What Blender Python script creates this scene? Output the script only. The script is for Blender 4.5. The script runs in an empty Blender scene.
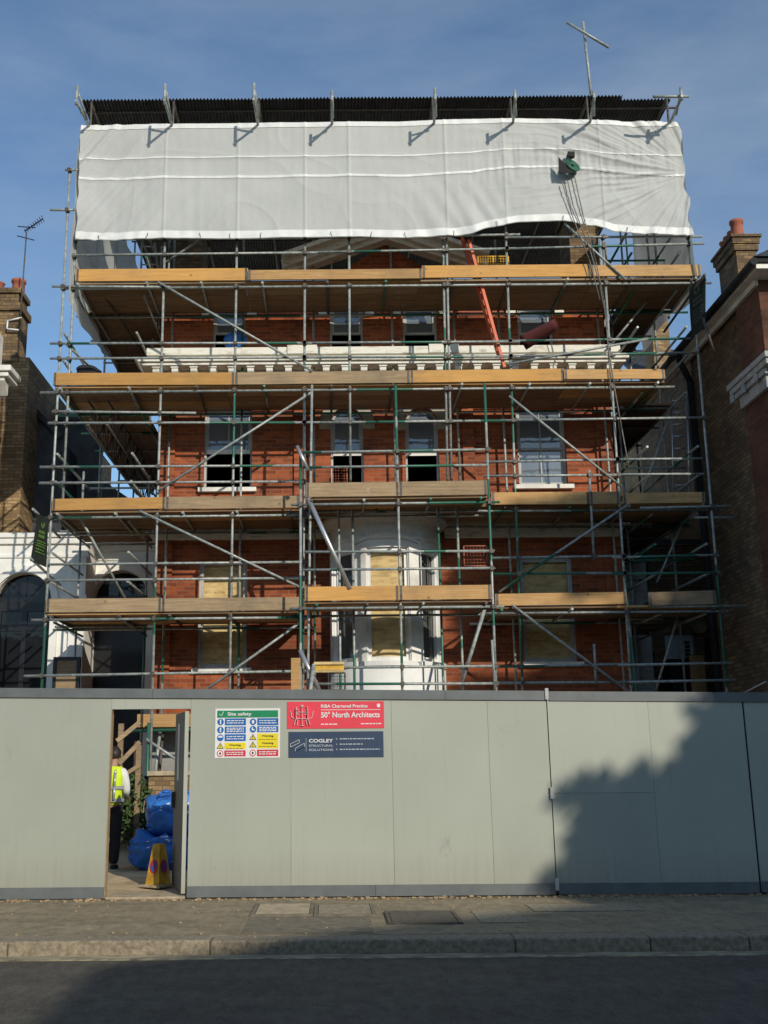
import bpy, bmesh, math, random
from mathutils import Vector, Matrix, noise
random.seed(7)
R = math.radians
scene = bpy.context.scene
COL = scene.collection

# ------------------------------------------------------------------ camera
F, PX, PY, PITCH, ROLL, CZ = 1040.0, 330.0, 512.0, R(13.3), R(0.45), 1.61
fw = Vector((0, math.cos(PITCH), math.sin(PITCH)))
u0 = Vector((0, -math.sin(PITCH), math.cos(PITCH)))
r0 = Vector((1, 0, 0))
rt = r0*math.cos(ROLL) - u0*math.sin(ROLL)
up = u0*math.cos(ROLL) + r0*math.sin(ROLL)
CAM = Vector((0, 0, CZ))
cd = bpy.data.cameras.new('camera')
cam = bpy.data.objects.new('camera', cd); COL.objects.link(cam)
cd.sensor_fit = 'VERTICAL'; cd.sensor_height = 36; cd.lens = F*36/1024
cd.shift_x = (384-PX)/1024; cd.shift_y = 0
cd.clip_start = 0.1; cd.clip_end = 2000
m = Matrix((rt, up, -fw)).transposed().to_4x4(); m.translation = CAM
cam.matrix_world = m
scene.camera = cam

def P(px, py, Y):
    """world point at depth Y seen at that place of the survey photograph"""
    d = fw + rt*((px-PX)/F) + up*((PY-py)/F)
    return CAM + d*(Y/d.y)
def XZ(px, py, Y):
    p = P(px, py, Y); return p.x, p.z
def rect(px0, py0, px1, py1, Y):
    a = P(px0, (py0+py1)/2, Y); b = P(px1, (py0+py1)/2, Y)
    c = P((px0+px1)/2, py0, Y); d = P((px0+px1)/2, py1, Y)
    return a.x, b.x, d.z, c.z

# ------------------------------------------------------------------ materials
MATS = {}
def newmat(name):
    m = bpy.data.materials.new(name); m.use_nodes = True
    nt = m.node_tree; b = nt.nodes['Principled BSDF']
    MATS[name] = m
    return m, nt, b
def N(nt, t, **kw):
    n = nt.nodes.new(t)
    for k, v in kw.items(): setattr(n, k, v)
    return n
def ramp(nt, fac, stops):
    r = N(nt, 'ShaderNodeValToRGB'); e = r.color_ramp.elements
    e[0].position, e[0].color = stops[0][0], (*stops[0][1], 1)
    e[1].position, e[1].color = stops[-1][0], (*stops[-1][1], 1)
    for p, c in stops[1:-1]:
        x = e.new(p); x.color = (*c, 1)
    nt.links.new(fac, r.inputs[0]); return r.outputs[0]
def mixc(nt, fac, a, b, mode='MIX'):
    n = N(nt, 'ShaderNodeMix', data_type='RGBA', blend_type=mode)
    for s, v in ((0, fac), (6, a), (7, b)):
        if isinstance(v, (int, float)): n.inputs[s].default_value = v
        elif isinstance(v, tuple): n.inputs[s].default_value = (*v, 1)
        else: nt.links.new(v, n.inputs[s])
    return n.outputs[2]
def coords(nt, scale=(1, 1, 1), rot=(0, 0, 0)):
    tc = N(nt, 'ShaderNodeTexCoord'); mp = N(nt, 'ShaderNodeMapping')
    mp.inputs['Scale'].default_value = scale; mp.inputs['Rotation'].default_value = rot
    nt.links.new(tc.outputs['Object'], mp.inputs[0]); return mp.outputs[0]
def noisef(nt, vec, scale, detail=4, rough=.55):
    n = N(nt, 'ShaderNodeTexNoise'); n.inputs['Scale'].default_value = scale
    n.inputs['Detail'].default_value = detail; n.inputs['Roughness'].default_value = rough
    nt.links.new(vec, n.inputs['Vector']); return n.outputs['Fac']
def bump(nt, b, h, strength=.3, dist=.01):
    n = N(nt, 'ShaderNodeBump'); n.inputs['Strength'].default_value = strength; n.inputs['Distance'].default_value = dist
    nt.links.new(h, n.inputs['Height']); nt.links.new(n.outputs[0], b.inputs['Normal'])
def plain(name, c1, c2=None, rough=.6, scale=3, metal=0, stretch=(1, 1, 1), bmp=0, lo=.35, hi=.65, bscale=None):
    m, nt, b = newmat(name)
    c2 = c2 or tuple(x*.7 for x in c1)
    v = coords(nt, stretch)
    f = noisef(nt, v, scale, 6, .6)
    nt.links.new(ramp(nt, f, [(lo, c2), (hi, c1)]), b.inputs['Base Color'])
    b.inputs['Roughness'].default_value = rough; b.inputs['Metallic'].default_value = metal
    if bmp:
        f2 = noisef(nt, v, bscale or scale*8, 4); bump(nt, b, f2, bmp)
    return m
def tone(nt, c, amt):
    oi = N(nt, 'ShaderNodeObjectInfo'); mr = N(nt, 'ShaderNodeMapRange'); mr.inputs[3].default_value = 1-amt; mr.inputs[4].default_value = 1+amt*.6
    nt.links.new(oi.outputs['Random'], mr.inputs[0]); cc = N(nt, 'ShaderNodeCombineColor')
    for k in range(3): nt.links.new(mr.outputs[0], cc.inputs[k])
    return mixc(nt, 1.0, c, cc.outputs[0], 'MULTIPLY')
def wood(name, c1, c2, knots=.5, dirt=.5):
    m, nt, b = newmat(name)
    v = coords(nt, (1, 7, 16)); f = noisef(nt, v, 2.0, 7, .65)
    c = ramp(nt, f, [(.28, c2), (.72, c1)])
    oi = N(nt, 'ShaderNodeObjectInfo'); tc = N(nt, 'ShaderNodeTexCoord'); ad = N(nt, 'ShaderNodeVectorMath', operation='ADD'); ml = N(nt, 'ShaderNodeVectorMath', operation='SCALE'); ml.inputs[3].default_value = 40
    cb = N(nt, 'ShaderNodeCombineXYZ'); nt.links.new(oi.outputs['Random'], cb.inputs[0]); nt.links.new(oi.outputs['Random'], cb.inputs[2]); nt.links.new(cb.outputs[0], ml.inputs[0]); nt.links.new(tc.outputs['Object'], ad.inputs[0]); nt.links.new(ml.outputs[0], ad.inputs[1])
    vo = N(nt, 'ShaderNodeTexVoronoi'); vo.inputs['Scale'].default_value = 3.2; nt.links.new(ad.outputs[0], vo.inputs['Vector'])
    c = mixc(nt, ramp(nt, vo.outputs['Distance'], [(.04, (knots,)*3), (.10, (0, 0, 0))]), c, tuple(x*.35 for x in c2))
    f2 = noisef(nt, ad.outputs[0], 1.3, 8, .7)
    c = mixc(nt, ramp(nt, f2, [(.48, (0, 0, 0)), (.72, (dirt,)*3)]), c, (.16, .125, .085))
    f3 = noisef(nt, ad.outputs[0], 7, 5, .7)
    c = mixc(nt, ramp(nt, f3, [(.62, (0, 0, 0)), (.75, (dirt*.8,)*3)]), c, (.45, .42, .36))
    nt.links.new(tone(nt, c, .22), b.inputs['Base Color']); b.inputs['Roughness'].default_value = .85
    bump(nt, b, noisef(nt, v, 14, 4), .25, .006)
    return m
def brick(name, c1, c2, mortar, dirt, dirtamt=.35, bw=.225, rh=.075):
    m, nt, b = newmat(name)
    tc = N(nt, 'ShaderNodeTexCoord'); sp = N(nt, 'ShaderNodeSeparateXYZ'); nt.links.new(tc.outputs['Object'], sp.inputs[0])
    ad = N(nt, 'ShaderNodeMath', operation='ADD'); nt.links.new(sp.outputs[0], ad.inputs[0]); nt.links.new(sp.outputs[1], ad.inputs[1])
    cb = N(nt, 'ShaderNodeCombineXYZ'); nt.links.new(ad.outputs[0], cb.inputs[0]); nt.links.new(sp.outputs[2], cb.inputs[1])
    t = N(nt, 'ShaderNodeTexBrick'); nt.links.new(cb.outputs[0], t.inputs['Vector'])
    t.inputs['Color1'].default_value = (*c1, 1); t.inputs['Color2'].default_value = (*c2, 1); t.inputs['Mortar'].default_value = (*mortar, 1)
    t.inputs['Scale'].default_value = 1; t.inputs['Brick Width'].default_value = bw; t.inputs['Row Height'].default_value = rh
    t.inputs['Mortar Size'].default_value = .009; t.inputs['Mortar Smooth'].default_value = .2; t.inputs['Bias'].default_value = -.1
    f = noisef(nt, tc.outputs['Object'], 1.1, 8, .65)
    r = ramp(nt, f, [(.35, (dirtamt,)*3), (.62, (1, 1, 1))])
    c = mixc(nt, 1.0, t.outputs['Color'], r, 'MULTIPLY')
    t2 = N(nt, 'ShaderNodeTexBrick'); nt.links.new(cb.outputs[0], t2.inputs['Vector'])
    t2.inputs['Color1'].default_value = (1.25, 1.2, 1.15, 1); t2.inputs['Color2'].default_value = (.62, .62, .66, 1); t2.inputs['Mortar'].default_value = (1, 1, 1, 1); t2.offset_frequency = 2; t2.inputs['Scale'].default_value = 1
    t2.inputs['Brick Width'].default_value = bw; t2.inputs['Row Height'].default_value = rh; t2.inputs['Mortar Size'].default_value = .009; t2.inputs['Bias'].default_value = .1
    c = mixc(nt, .45, c, t2.outputs['Color'], 'MULTIPLY')
    fg = noisef(nt, tc.outputs['Object'], 40, 4, .7); c = mixc(nt, 1.0, c, ramp(nt, fg, [(.3, (.72, .72, .72)), (.7, (1.12, 1.12, 1.12))]), 'MULTIPLY')
    f3 = noisef(nt, tc.outputs['Object'], 9, 3, .6)
    c = mixc(nt, ramp(nt, f3, [(.5, (0, 0, 0)), (.75, (.6, .6, .6))]), c, dirt)
    nt.links.new(c, b.inputs['Base Color']); b.inputs['Roughness'].default_value = .9
    bump(nt, b, t.outputs['Fac'], -.4, .006)
    return m

M_red = brick('red_brick', (.46, .108, .032), (.29, .058, .018), (.32, .15, .085), (.17, .05, .022), .55)
M_redshade = brick('shaded_red_brick', (.22, .085, .045), (.16, .06, .03), (.15, .09, .06), (.1, .045, .025), .55)  # copy of the red brick with shade darkened into its colours
M_stock = brick('stock_brick', (.34, .22, .10), (.19, .115, .055), (.11, .085, .055), (.08, .055, .035), .35)
M_stock2 = brick('pale_stock_brick', (.46, .31, .15), (.30, .18, .08), (.17, .13, .08), (.16, .10, .055), .5)
M_darkbrick = brick('brown_brick', (.30, .20, .105), (.19, .12, .065), (.12, .09, .06), (.10, .07, .04), .55)
M_terracotta = plain('terracotta', (.42, .13, .07), (.25, .08, .05), .8, 6)
M_white = plain('white_paint', (.78, .76, .70), (.55, .52, .46), .55, 2.5, lo=.3, hi=.55, bmp=.1)
M_archshade = plain('shaded_arch_stone', (.42, .38, .29), (.28, .25, .19), .8, 6, bmp=.15)  # cream arch stone, darkened in the colour to stand in shade
M_cream = plain('weathered_white_paint', (.74, .72, .64), (.42, .38, .30), .65, 9, stretch=(.5, 1, 1.6), lo=.30, hi=.48, bmp=.15)
M_bay = plain('bay_white_paint', (.78, .78, .76), (.68, .68, .66), .5, 2, lo=.3, hi=.6, bmp=.05)
M_stucco = plain('white_stucco', (.80, .79, .74), (.66, .64, .58), .7, 1.2, lo=.3, hi=.6, bmp=.1)
M_slate = plain('roof_slate', (.05, .052, .058), (.02, .02, .024), .6, 4, bmp=.3)
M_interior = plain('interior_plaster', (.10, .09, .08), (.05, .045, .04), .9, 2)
M_board_old = wood('weathered_scaffold_board', (.42, .30, .17), (.22, .15, .085), .7, .75)
M_board_new = wood('fresh_scaffold_board', (.64, .345, .10), (.44, .225, .06), .7, .4)
M_board_mid = wood('pine_scaffold_board', (.58, .345, .135), (.36, .20, .075), .7, .55)
M_deck = wood('deck_board', (.29, .175, .085), (.13, .075, .04), .5, .6)
M_ply = plain('plywood', (.66, .49, .22), (.40, .27, .11), .7, 2.6, stretch=(1.5, 1, 5), lo=.35, hi=.6)
M_alu = plain('aluminium', (.6, .61, .62), (.45, .46, .47), .35, 8, metal=.7)
M_black = plain('black_plastic', (.016, .016, .017), (.009, .009, .01), .85, 5)
M_darkframe = plain('black_paint', (.015, .015, .016), (.008, .008, .009), .35, 4)
M_green = plain('green_paint', (.015, .11, .065), (.008, .06, .035), .6, 6)
M_orange = plain('orange_fibreglass', (.72, .14, .045), (.58, .10, .035), .5, 6)
M_yellow = plain('yellow_paint', (.70, .42, .03), (.45, .24, .03), .55, 8)
M_redplastic = plain('red_plastic', (.085, .010, .011), (.05, .007, .008), .8, 5)
M_rope = plain('rope_fibre', (.22, .21, .19), (.12, .115, .1), .9, 20)
M_steel = plain('rusty_clamp_steel', (.12, .11, .10), (.06, .048, .035), .6, 15, metal=.3)
M_frame = plain('grey_window_paint', (.46, .46, .44), (.30, .30, .29), .6, 5, lo=.3, hi=.6)
M_clad = plain('grey_cladding', (.72, .73, .73), (.58, .60, .61), .6, 3)
M_tan = plain('sand_coping', (.38, .27, .17), (.25, .17, .1), .85, 4)
M_roofsheet = plain('dark_roof_sheet', (.17, .172, .175), (.09, .092, .095), .5, 5, metal=.2)

def tubemat(name, green):
    m, nt, b = newmat(name)
    v = coords(nt, (1, 1, 1))
    f = noisef(nt, v, 14, 5, .6)
    c = ramp(nt, f, [(.3, (.17, .19, .175)), (.7, (.42, .45, .425))])
    f2 = noisef(nt, v, .8, 1, .4)
    g = ramp(nt, f2, [(.5-green*.18+.06, (1, 1, 1)), (.5-green*.18+.075, (0, 0, 0))]) if green else None
    if green:
        fi = N(nt, 'ShaderNodeMath', operation='GREATER_THAN'); nt.links.new(f2, fi.inputs[0]); fi.inputs[1].default_value = .66-green*.2
        c = mixc(nt, fi.outputs[0], c, mixc(nt, f, (.018, .095, .062), (.04, .17, .115)))
    nt.links.new(c, b.inputs['Base Color'])
    b.inputs['Metallic'].default_value = .12; b.inputs['Roughness'].default_value = .45
    return m
M_tube = tubemat('galvanised_tube', 0)
M_tubeg = tubemat('galvanised_tube_with_green_paint', .35)
M_tubeg2 = tubemat('green_painted_tube', .75)
TUBES = [M_tube, M_tubeg, M_tubeg, M_tubeg2]

def glass(name, c, spec=1.0, ior=1.7):
    m, nt, b = newmat(name)
    v = coords(nt); f = noisef(nt, v, 1.3, 2)
    nt.links.new(ramp(nt, f, [(.3, tuple(x*.75 for x in c)), (.7, c)]), b.inputs['Base Color'])
    b.inputs['Roughness'].default_value = .04; b.inputs['IOR'].default_value = ior; bump(nt, b, noisef(nt, v, 2.5, 3), .12, .02)
    return m
M_glass = glass('sky_grey_window_glass', (.16, .185, .21), ior=1.9)  # sky reflection and pale film put into the grey-blue base
M_darkglass = glass('dark_window_glass', (.014, .015, .017), ior=1.4)

M_bayglass = glass('grimy_bay_glass', (.11, .115, .105), ior=1.5)
def sheet_mat():
    m, nt, b = newmat('white_plastic_sheeting')
    v = coords(nt)
    f = noisef(nt, v, .9, 5, .6)
    c = ramp(nt, f, [(.3, (.51, .52, .50)), (.65, (.57, .58, .56))])
    nt.links.new(c, b.inputs['Base Color']); b.inputs['Roughness'].default_value = .6; b.inputs['Specular IOR Level'].default_value = .3
    tr = N(nt, 'ShaderNodeBsdfTranslucent'); tr.inputs[0].default_value = (.75, .75, .73, 1)
    mx = N(nt, 'ShaderNodeMixShader'); mx.inputs[0].default_value = .22
    nt.links.new(b.outputs[0], mx.inputs[1]); nt.links.new(tr.outputs[0], mx.inputs[2])
    nt.links.new(mx.outputs[0], nt.nodes['Material Output'].inputs[0])
    # fine crinkle
    f2 = noisef(nt, coords(nt, (1.6, 1, 1.2), (0, .6, 0)), 4, 7, .65); bump(nt, b, f2, .35, .03)
    return m
M_sheet = sheet_mat()
M_band = plain('white_reinforced_tape', (.74, .75, .73), (.62, .63, .61), .5, 5)

def hoard_mat():
    m, nt, b = newmat('grey_hoarding_paint')
    v = coords(nt)
    f = noisef(nt, v, .8, 6, .6)
    c = ramp(nt, f, [(.3, (.335, .352, .292)), (.7, (.372, .392, .327))])
    f2 = noisef(nt, coords(nt, (9, 1, .5)), 2, 4, .6)
    c = mixc(nt, ramp(nt, f2, [(.55, (0, 0, 0)), (.8, (.28, .28, .28))]), c, (.24, .24, .21))
    f3 = noisef(nt, coords(nt, (1.6, 1, .8)), 1.7, 9, .72)
    c = mixc(nt, ramp(nt, f3, [(.63, (0, 0, 0)), (.74, (.55, .55, .55))]), c, (.20, .195, .17))
    tc = N(nt, 'ShaderNodeTexCoord'); sp = N(nt, 'ShaderNodeSeparateXYZ'); nt.links.new(tc.outputs['Object'], sp.inputs[0])
    mr = N(nt, 'ShaderNodeMapRange'); mr.inputs[1].default_value = .55; mr.inputs[2].default_value = .1; nt.links.new(sp.outputs[2], mr.inputs[0])
    mm = N(nt, 'ShaderNodeMath', operation='MULTIPLY'); nt.links.new(mr.outputs[0], mm.inputs[0]); nt.links.new(f2, mm.inputs[1])
    c = mixc(nt, mm.outputs[0], c, (.27, .25, .20))
    f5 = noisef(nt, coords(nt, (.35, 1, 5)), 5, 6, .7); c = mixc(nt, ramp(nt, f5, [(.66, (0, 0, 0)), (.74, (.35, .35, .35))]), c, (.42, .42, .37))
    f6 = noisef(nt, coords(nt, (5, 1, .5)), 3.3, 8, .75); c = mixc(nt, ramp(nt, f6, [(.68, (0, 0, 0)), (.72, (.5, .5, .5))]), c, (.20, .19, .16))
    nt.links.new(tone(nt, c, .05), b.inputs['Base Color']); b.inputs['Roughness'].default_value = .55
    bump(nt, b, noisef(nt, coords(nt, (1, 1, .35)), 1.6, 2), .35, .02)
    return m
M_hoard = hoard_mat()
M_trim = plain('slate_grey_trim_paint', (.135, .15, .15), (.10, .113, .115), .5, 3)
M_doorin = plain('shaded_door_paint', (.075, .073, .066), (.055, .054, .05), .6, 3)  # inward door face, its shade deepened by a darker colour
M_plyedge = plain('plywood_edge', (.42, .31, .17), (.28, .2, .11), .8, 10)

# ------------------------------------------------------------------ mesh helpers
class MB:
    def __init__(s): s.v, s.f, s.sm = [], [], []
    def quad(s, a, b, c, d, sm=False): s.poly((a, b, c, d), sm)
    def poly(s, pts, sm=False):
        i = len(s.v); s.v += [Vector(p) for p in pts]; s.f.append(list(range(i, i+len(pts)))); s.sm.append(sm)
    def box(s, x0, x1, y0, y1, z0, z1, mat=None):
        i = len(s.v)
        pts = [Vector((x, y, z)) for z in (z0, z1) for (x, y) in ((x0, y0), (x1, y0), (x1, y1), (x0, y1))]
        if mat: pts = [mat @ p for p in pts]
        s.v += pts
        for q in ((3, 2, 1, 0), (4, 5, 6, 7), (0, 1, 5, 4), (1, 2, 6, 5), (2, 3, 7, 6), (3, 0, 4, 7)):
            s.f.append([i+k for k in q]); s.sm.append(False)
        return s
    def beam(s, a, b, w, h, upv=(0, 0, 1)):
        a, b = Vector(a), Vector(b); d = (b-a); L = d.length; d.normalize()
        u = Vector(upv); sd = d.cross(u)
        if sd.length < 1e-4: sd = d.cross(Vector((0, 1, 0)))
        sd.normalize(); u = sd.cross(d)
        M = Matrix((sd, d, u)).transposed().to_4x4(); M.translation = a
        return s.box(-w/2, w/2, 0, L, -h/2, h/2, M)
    def tube(s, a, b, r, n=10, r2=None, cap=True):
        a, b = Vector(a), Vector(b); r2 = r if r2 is None else r2
        d = (b-a).normalized(); x = d.orthogonal().normalized(); y = d.cross(x); i = len(s.v)
        for k in range(n):
            t = 2*math.pi*k/n; o = x*math.cos(t)+y*math.sin(t); s.v += [a+o*r, b+o*r2]
        for k in range(n):
            j = (k+1) % n; s.f.append([i+2*k, i+2*j, i+2*j+1, i+2*k+1]); s.sm.append(True)
        if cap:
            s.f.append([i+2*k for k in range(n)][::-1]); s.sm.append(False)
            s.f.append([i+2*k+1 for k in range(n)]); s.sm.append(False)
        return s
    def path(s, pts, r, n=6):
        for a, b in zip(pts, pts[1:]): s.tube(a, b, r, n)
        return s
    def lathe(s, c, prof, n=20, a0=0, a1=2*math.pi):
        """prof: (radius, z); angle measured from +x"""
        c = Vector(c); i = len(s.v); full = abs(a1-a0-2*math.pi) < 1e-5; cols = n if full else n+1
        for k in range(cols):
            t = a0+(a1-a0)*k/n
            for r, z in prof: s.v.append(c+Vector((r*math.cos(t), r*math.sin(t), z)))
        m_ = len(prof)
        for k in range(n):
            j = (k+1) % cols
            for q in range(m_-1):
                s.f.append([i+k*m_+q, i+j*m_+q, i+j*m_+q+1, i+k*m_+q+1]); s.sm.append(True)
        return s
    def prism(s, pts, off):
        off = Vector(off); pts = [Vector(p) for p in pts]; n = len(pts)
        s.poly(pts); s.poly([p+off for p in reversed(pts)])
        for k in range(n): s.quad(pts[k], pts[k]+off, pts[(k+1) % n]+off, pts[(k+1) % n])
        return s
    def grid(s, fn, nu, nv, sm=True):
        i = len(s.v)
        for a in range(nu+1):
            for b in range(nv+1): s.v.append(Vector(fn(a/nu, b/nv)))
        for a in range(nu):
            for b in range(nv):
                s.f.append([i+a*(nv+1)+b, i+(a+1)*(nv+1)+b, i+(a+1)*(nv+1)+b+1, i+a*(nv+1)+b+1]); s.sm.append(sm)
        return s
    def mesh(s, name):
        me = bpy.data.meshes.new(name); me.from_pydata([tuple(v) for v in s.v], [], s.f)
        me.polygons.foreach_set('use_smooth', s.sm); me.update(); return me
def fixn(me):
    bm = bmesh.new(); bm.from_mesh(me); bmesh.ops.recalc_face_normals(bm, faces=bm.faces); bm.to_mesh(me); bm.free()

WLOC = {}
def link(name, me, mat, parent=None, fix=True):
    if fix: fixn(me)
    o = bpy.data.objects.new(name, me); COL.objects.link(o)
    if mat: me.materials.append(mat)
    if parent:
        o.parent = parent; o.matrix_parent_inverse = Matrix.Translation(-WLOC.get(parent.name, Vector((0, 0, 0))))
    return o
def obj(name, mb, mat, parent=None, bevel=0, fix=True):
    o = link(name, mb.mesh(name), mat, parent, fix)
    if bevel:
        b = o.modifiers.new('bevel', 'BEVEL'); b.width = bevel; b.segments = 2; b.limit_method = 'ANGLE'
    return o
def thing(name, loc, label, cat, group=None):
    o = bpy.data.objects.new(name, None); COL.objects.link(o); o.location = loc; o.empty_display_size = .2
    WLOC[o.name] = Vector(loc); tag(o, label, cat, group); return o
def tag(o, label, cat, group=None):
    o['label'] = label; o['category'] = cat
    if group: o['group'] = group
    return o
def struct(o): o['kind'] = 'structure'; return o

def wall_holes(mb, s0, s1, z0, z1, holes, mp, depth, sdiv=()):
    ss = {s0, s1} | set(sdiv); zs = {z0, z1}
    for h in holes: ss |= {h[0], h[1]}; zs |= {h[2], h[3]}
    ss = sorted(x for x in ss if s0-1e-6 <= x <= s1+1e-6); zs = sorted(x for x in zs if z0-1e-6 <= x <= z1+1e-6)
    def inh(s, z): return any(h[0] < s < h[1] and h[2] < z < h[3] for h in holes)
    for a, b in zip(ss, ss[1:]):
        for c, d in zip(zs, zs[1:]):
            if not inh((a+b)/2, (c+d)/2): mb.quad(mp(a, c, 0), mp(b, c, 0), mp(b, d, 0), mp(a, d, 0))
    for h in holes:
        a, b, c, d = h[:4]; arch = len(h) > 4 and h[4]
        sp = d-arch if arch else d
        mb.quad(mp(a, c, 0), mp(a, sp, 0), mp(a, sp, depth), mp(a, c, depth))
        mb.quad(mp(b, c, 0), mp(b, c, depth), mp(b, sp, depth), mp(b, sp, 0))
        sub = [x for x in ss if a-1e-6 <= x <= b+1e-6]
        for p, q in zip(sub, sub[1:]):
            mb.quad(mp(p, c, 0), mp(p, c, depth), mp(q, c, depth), mp(q, c, 0))
            if not arch: mb.quad(mp(p, d, 0), mp(q, d, 0), mp(q, d, depth), mp(p, d, depth))
        if arch:
            n = 16; cx = (a+b)/2; w = (b-a)/2
            pt = [(cx-w*math.cos(math.pi*k/n), sp+arch*math.sin(math.pi*k/n)) for k in range(n+1)]
            for p, q in zip(pt, pt[1:]):
                mb.quad(mp(p[0], p[1], 0), mp(q[0], q[1], 0), mp(q[0], d, 0), mp(p[0], d, 0))
                mb.quad(mp(p[0], p[1], 0), mp(p[0], p[1], depth), mp(q[0], q[1], depth), mp(q[0], q[1], 0))

def text_obj(body, x0, x1, z0, z1, y, mat, parent, name='lettering', squash=False):
    cu = bpy.data.curves.new(name, 'FONT'); cu.body = body; cu.size = 1; cu.extrude = 0.002; cu.offset = .022
    t = bpy.data.objects.new('tmp', cu); COL.objects.link(t)
    dg = bpy.context.evaluated_depsgraph_get(); me = bpy.data.meshes.new_from_object(t.evaluated_get(dg))
    bpy.data.objects.remove(t)
    xs = [v.co.x for v in me.vertices]; ys = [v.co.y for v in me.vertices]
    sx = (x1-x0)/(max(xs)-min(xs)); sy = (z1-z0)/(max(ys)-min(ys))
    for v in me.vertices:
        v.co = Vector((x0+(v.co.x-min(xs))*sx, y-v.co.z, z0+(v.co.y-min(ys))*sy))
    return link(name, me, mat, parent)

# ================================================================== GROUND
def ground_materials():
    m, nt, b = newmat('road_asphalt')
    v = coords(nt)
    f = noisef(nt, v, 55, 6, .8); f2 = noisef(nt, coords(nt, (.5, 1.4, 1)), 1.6, 8, .7)
    c = ramp(nt, f, [(.36, (.019, .0165, .013)), (.64, (.122, .108, .084))])
    c = mixc(nt, ramp(nt, f2, [(.40, (0, 0, 0)), (.66, (.75, .75, .75))]), c, mixc(nt, f, (.056, .049, .039), (.165, .147, .115)))
    f4 = noisef(nt, coords(nt, (1, .45, 1)), 9, 7, .75); c = mixc(nt, 1.0, c, ramp(nt, f4, [(.34, (.62, .62, .62)), (.66, (1.3, 1.28, 1.2))]), 'MULTIPLY')
    f5 = noisef(nt, coords(nt, (.9, .5, 1), (0, 0, .4)), .9, 9, .75); c = mixc(nt, ramp(nt, f5, [(.60, (0, 0, 0)), (.70, (.55, .55, .55))]), c, (.17, .165, .15))
    nt.links.new(c, b.inputs['Base Color']); b.inputs['Roughness'].default_value = .85; bump(nt, b, f, .5, .006)
    m, nt, b = newmat('pavement_asphalt')
    v = coords(nt)
    f = noisef(nt, v, 50, 6, .8); f2 = noisef(nt, coords(nt, (.6, 1.5, 1)), 1.5, 9, .7)
    c = ramp(nt, f, [(.35, (.14, .113, .070)), (.66, (.31, .255, .165))])
    c = mixc(nt, ramp(nt, f2, [(.38, (0, 0, 0)), (.68, (.75, .75, .75))]), c, mixc(nt, f, (.25, .205, .13), (.46, .38, .25)))
    f4 = noisef(nt, coords(nt, (1, .5, 1)), 8, 7, .75); c = mixc(nt, 1.0, c, ramp(nt, f4, [(.34, (.66, .65, .62)), (.66, (1.22, 1.2, 1.14))]), 'MULTIPLY')
    f5 = noisef(nt, coords(nt, (1.2, 1.6, 1)), 1.1, 9, .75); c = mixc(nt, ramp(nt, f5, [(.56, (0, 0, 0)), (.66, (.6, .6, .6))]), c, (.10, .085, .06))
    nt.links.new(c, b.inputs['Base Color']); b.inputs['Roughness'].default_value = .9; bump(nt, b, f, .4, .005)
ground_materials()
M_road, M_pave = MATS['road_asphalt'], MATS['pavement_asphalt']
M_kerb = plain('granite_kerb', (.33, .275, .19), (.16, .128, .085), .9, 22, bmp=.8, bscale=34, lo=.33, hi=.67)
M_site = plain('site_earth', (.62, .48, .29), (.36, .26, .15), .95, 2.2, bmp=.5, bscale=25)
M_conc = plain('pale_concrete', (.50, .40, .26), (.30, .24, .16), .9, 8, bmp=.2)
M_iron = plain('cast_iron', (.13, .11, .08), (.06, .05, .036), .7, 14, bmp=.5, bscale=40)
M_line = plain('worn_road_paint', (.42, .36, .2), (.12, .105, .08), .8, 7, lo=.35, hi=.6)
M_dust = plain('gutter_silt', (.42, .35, .23), (.17, .145, .1), .95, 5, stretch=(.6, 3, 1))

KY = 10.12
struct(obj('ground', MB().box(-400, 400, -300, 600, -.5, -.16), M_site))
def road_pt(u, v):
    x, y = -60+120*u, -1.6+(KY+1.75-.15)*v-.0
    return (x, y, -.125)
struct(obj('road', MB().box(-60, 60, -1.7, KY-.02, -.159, -.125), M_road))
struct(obj('far_pavement', MB().box(-60, 60, -8, -1.72, -.159, -.01), M_pave))
mb = MB(); x = -30.0
jx = [P(p, 940, KY).x for p in (8, 210, 515, 650, 749)]
js = sorted([jx[0]-1.9*k for k in range(1, 14)] + jx + [jx[-1]+1.5*k for k in range(1, 16)])
for a, b in zip(js, js[1:]):
    dz = random.uniform(-.006, .004)
    mb.box(a+.0025, b-.0025, KY-.015, KY+.26, -.158, .004+dz)
struct(obj('kerb', mb, M_kerb, bevel=.018))
struct(obj('pavement', MB().box(-60, 60, KY+.262, 13.12, -.158, 0), M_pave))
# site ground rising slightly, uneven
def sg(u, v):
    x, y = -30+60*u, 13.125+27*v
    z = .012*noise.noise(Vector((x*1.7, y*1.7, 0)))*2+.03*min(1, v*20)
    return (x, y, z+.004)
struct(obj('site_ground', MB().grid(sg, 240, 108), M_site))
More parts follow.
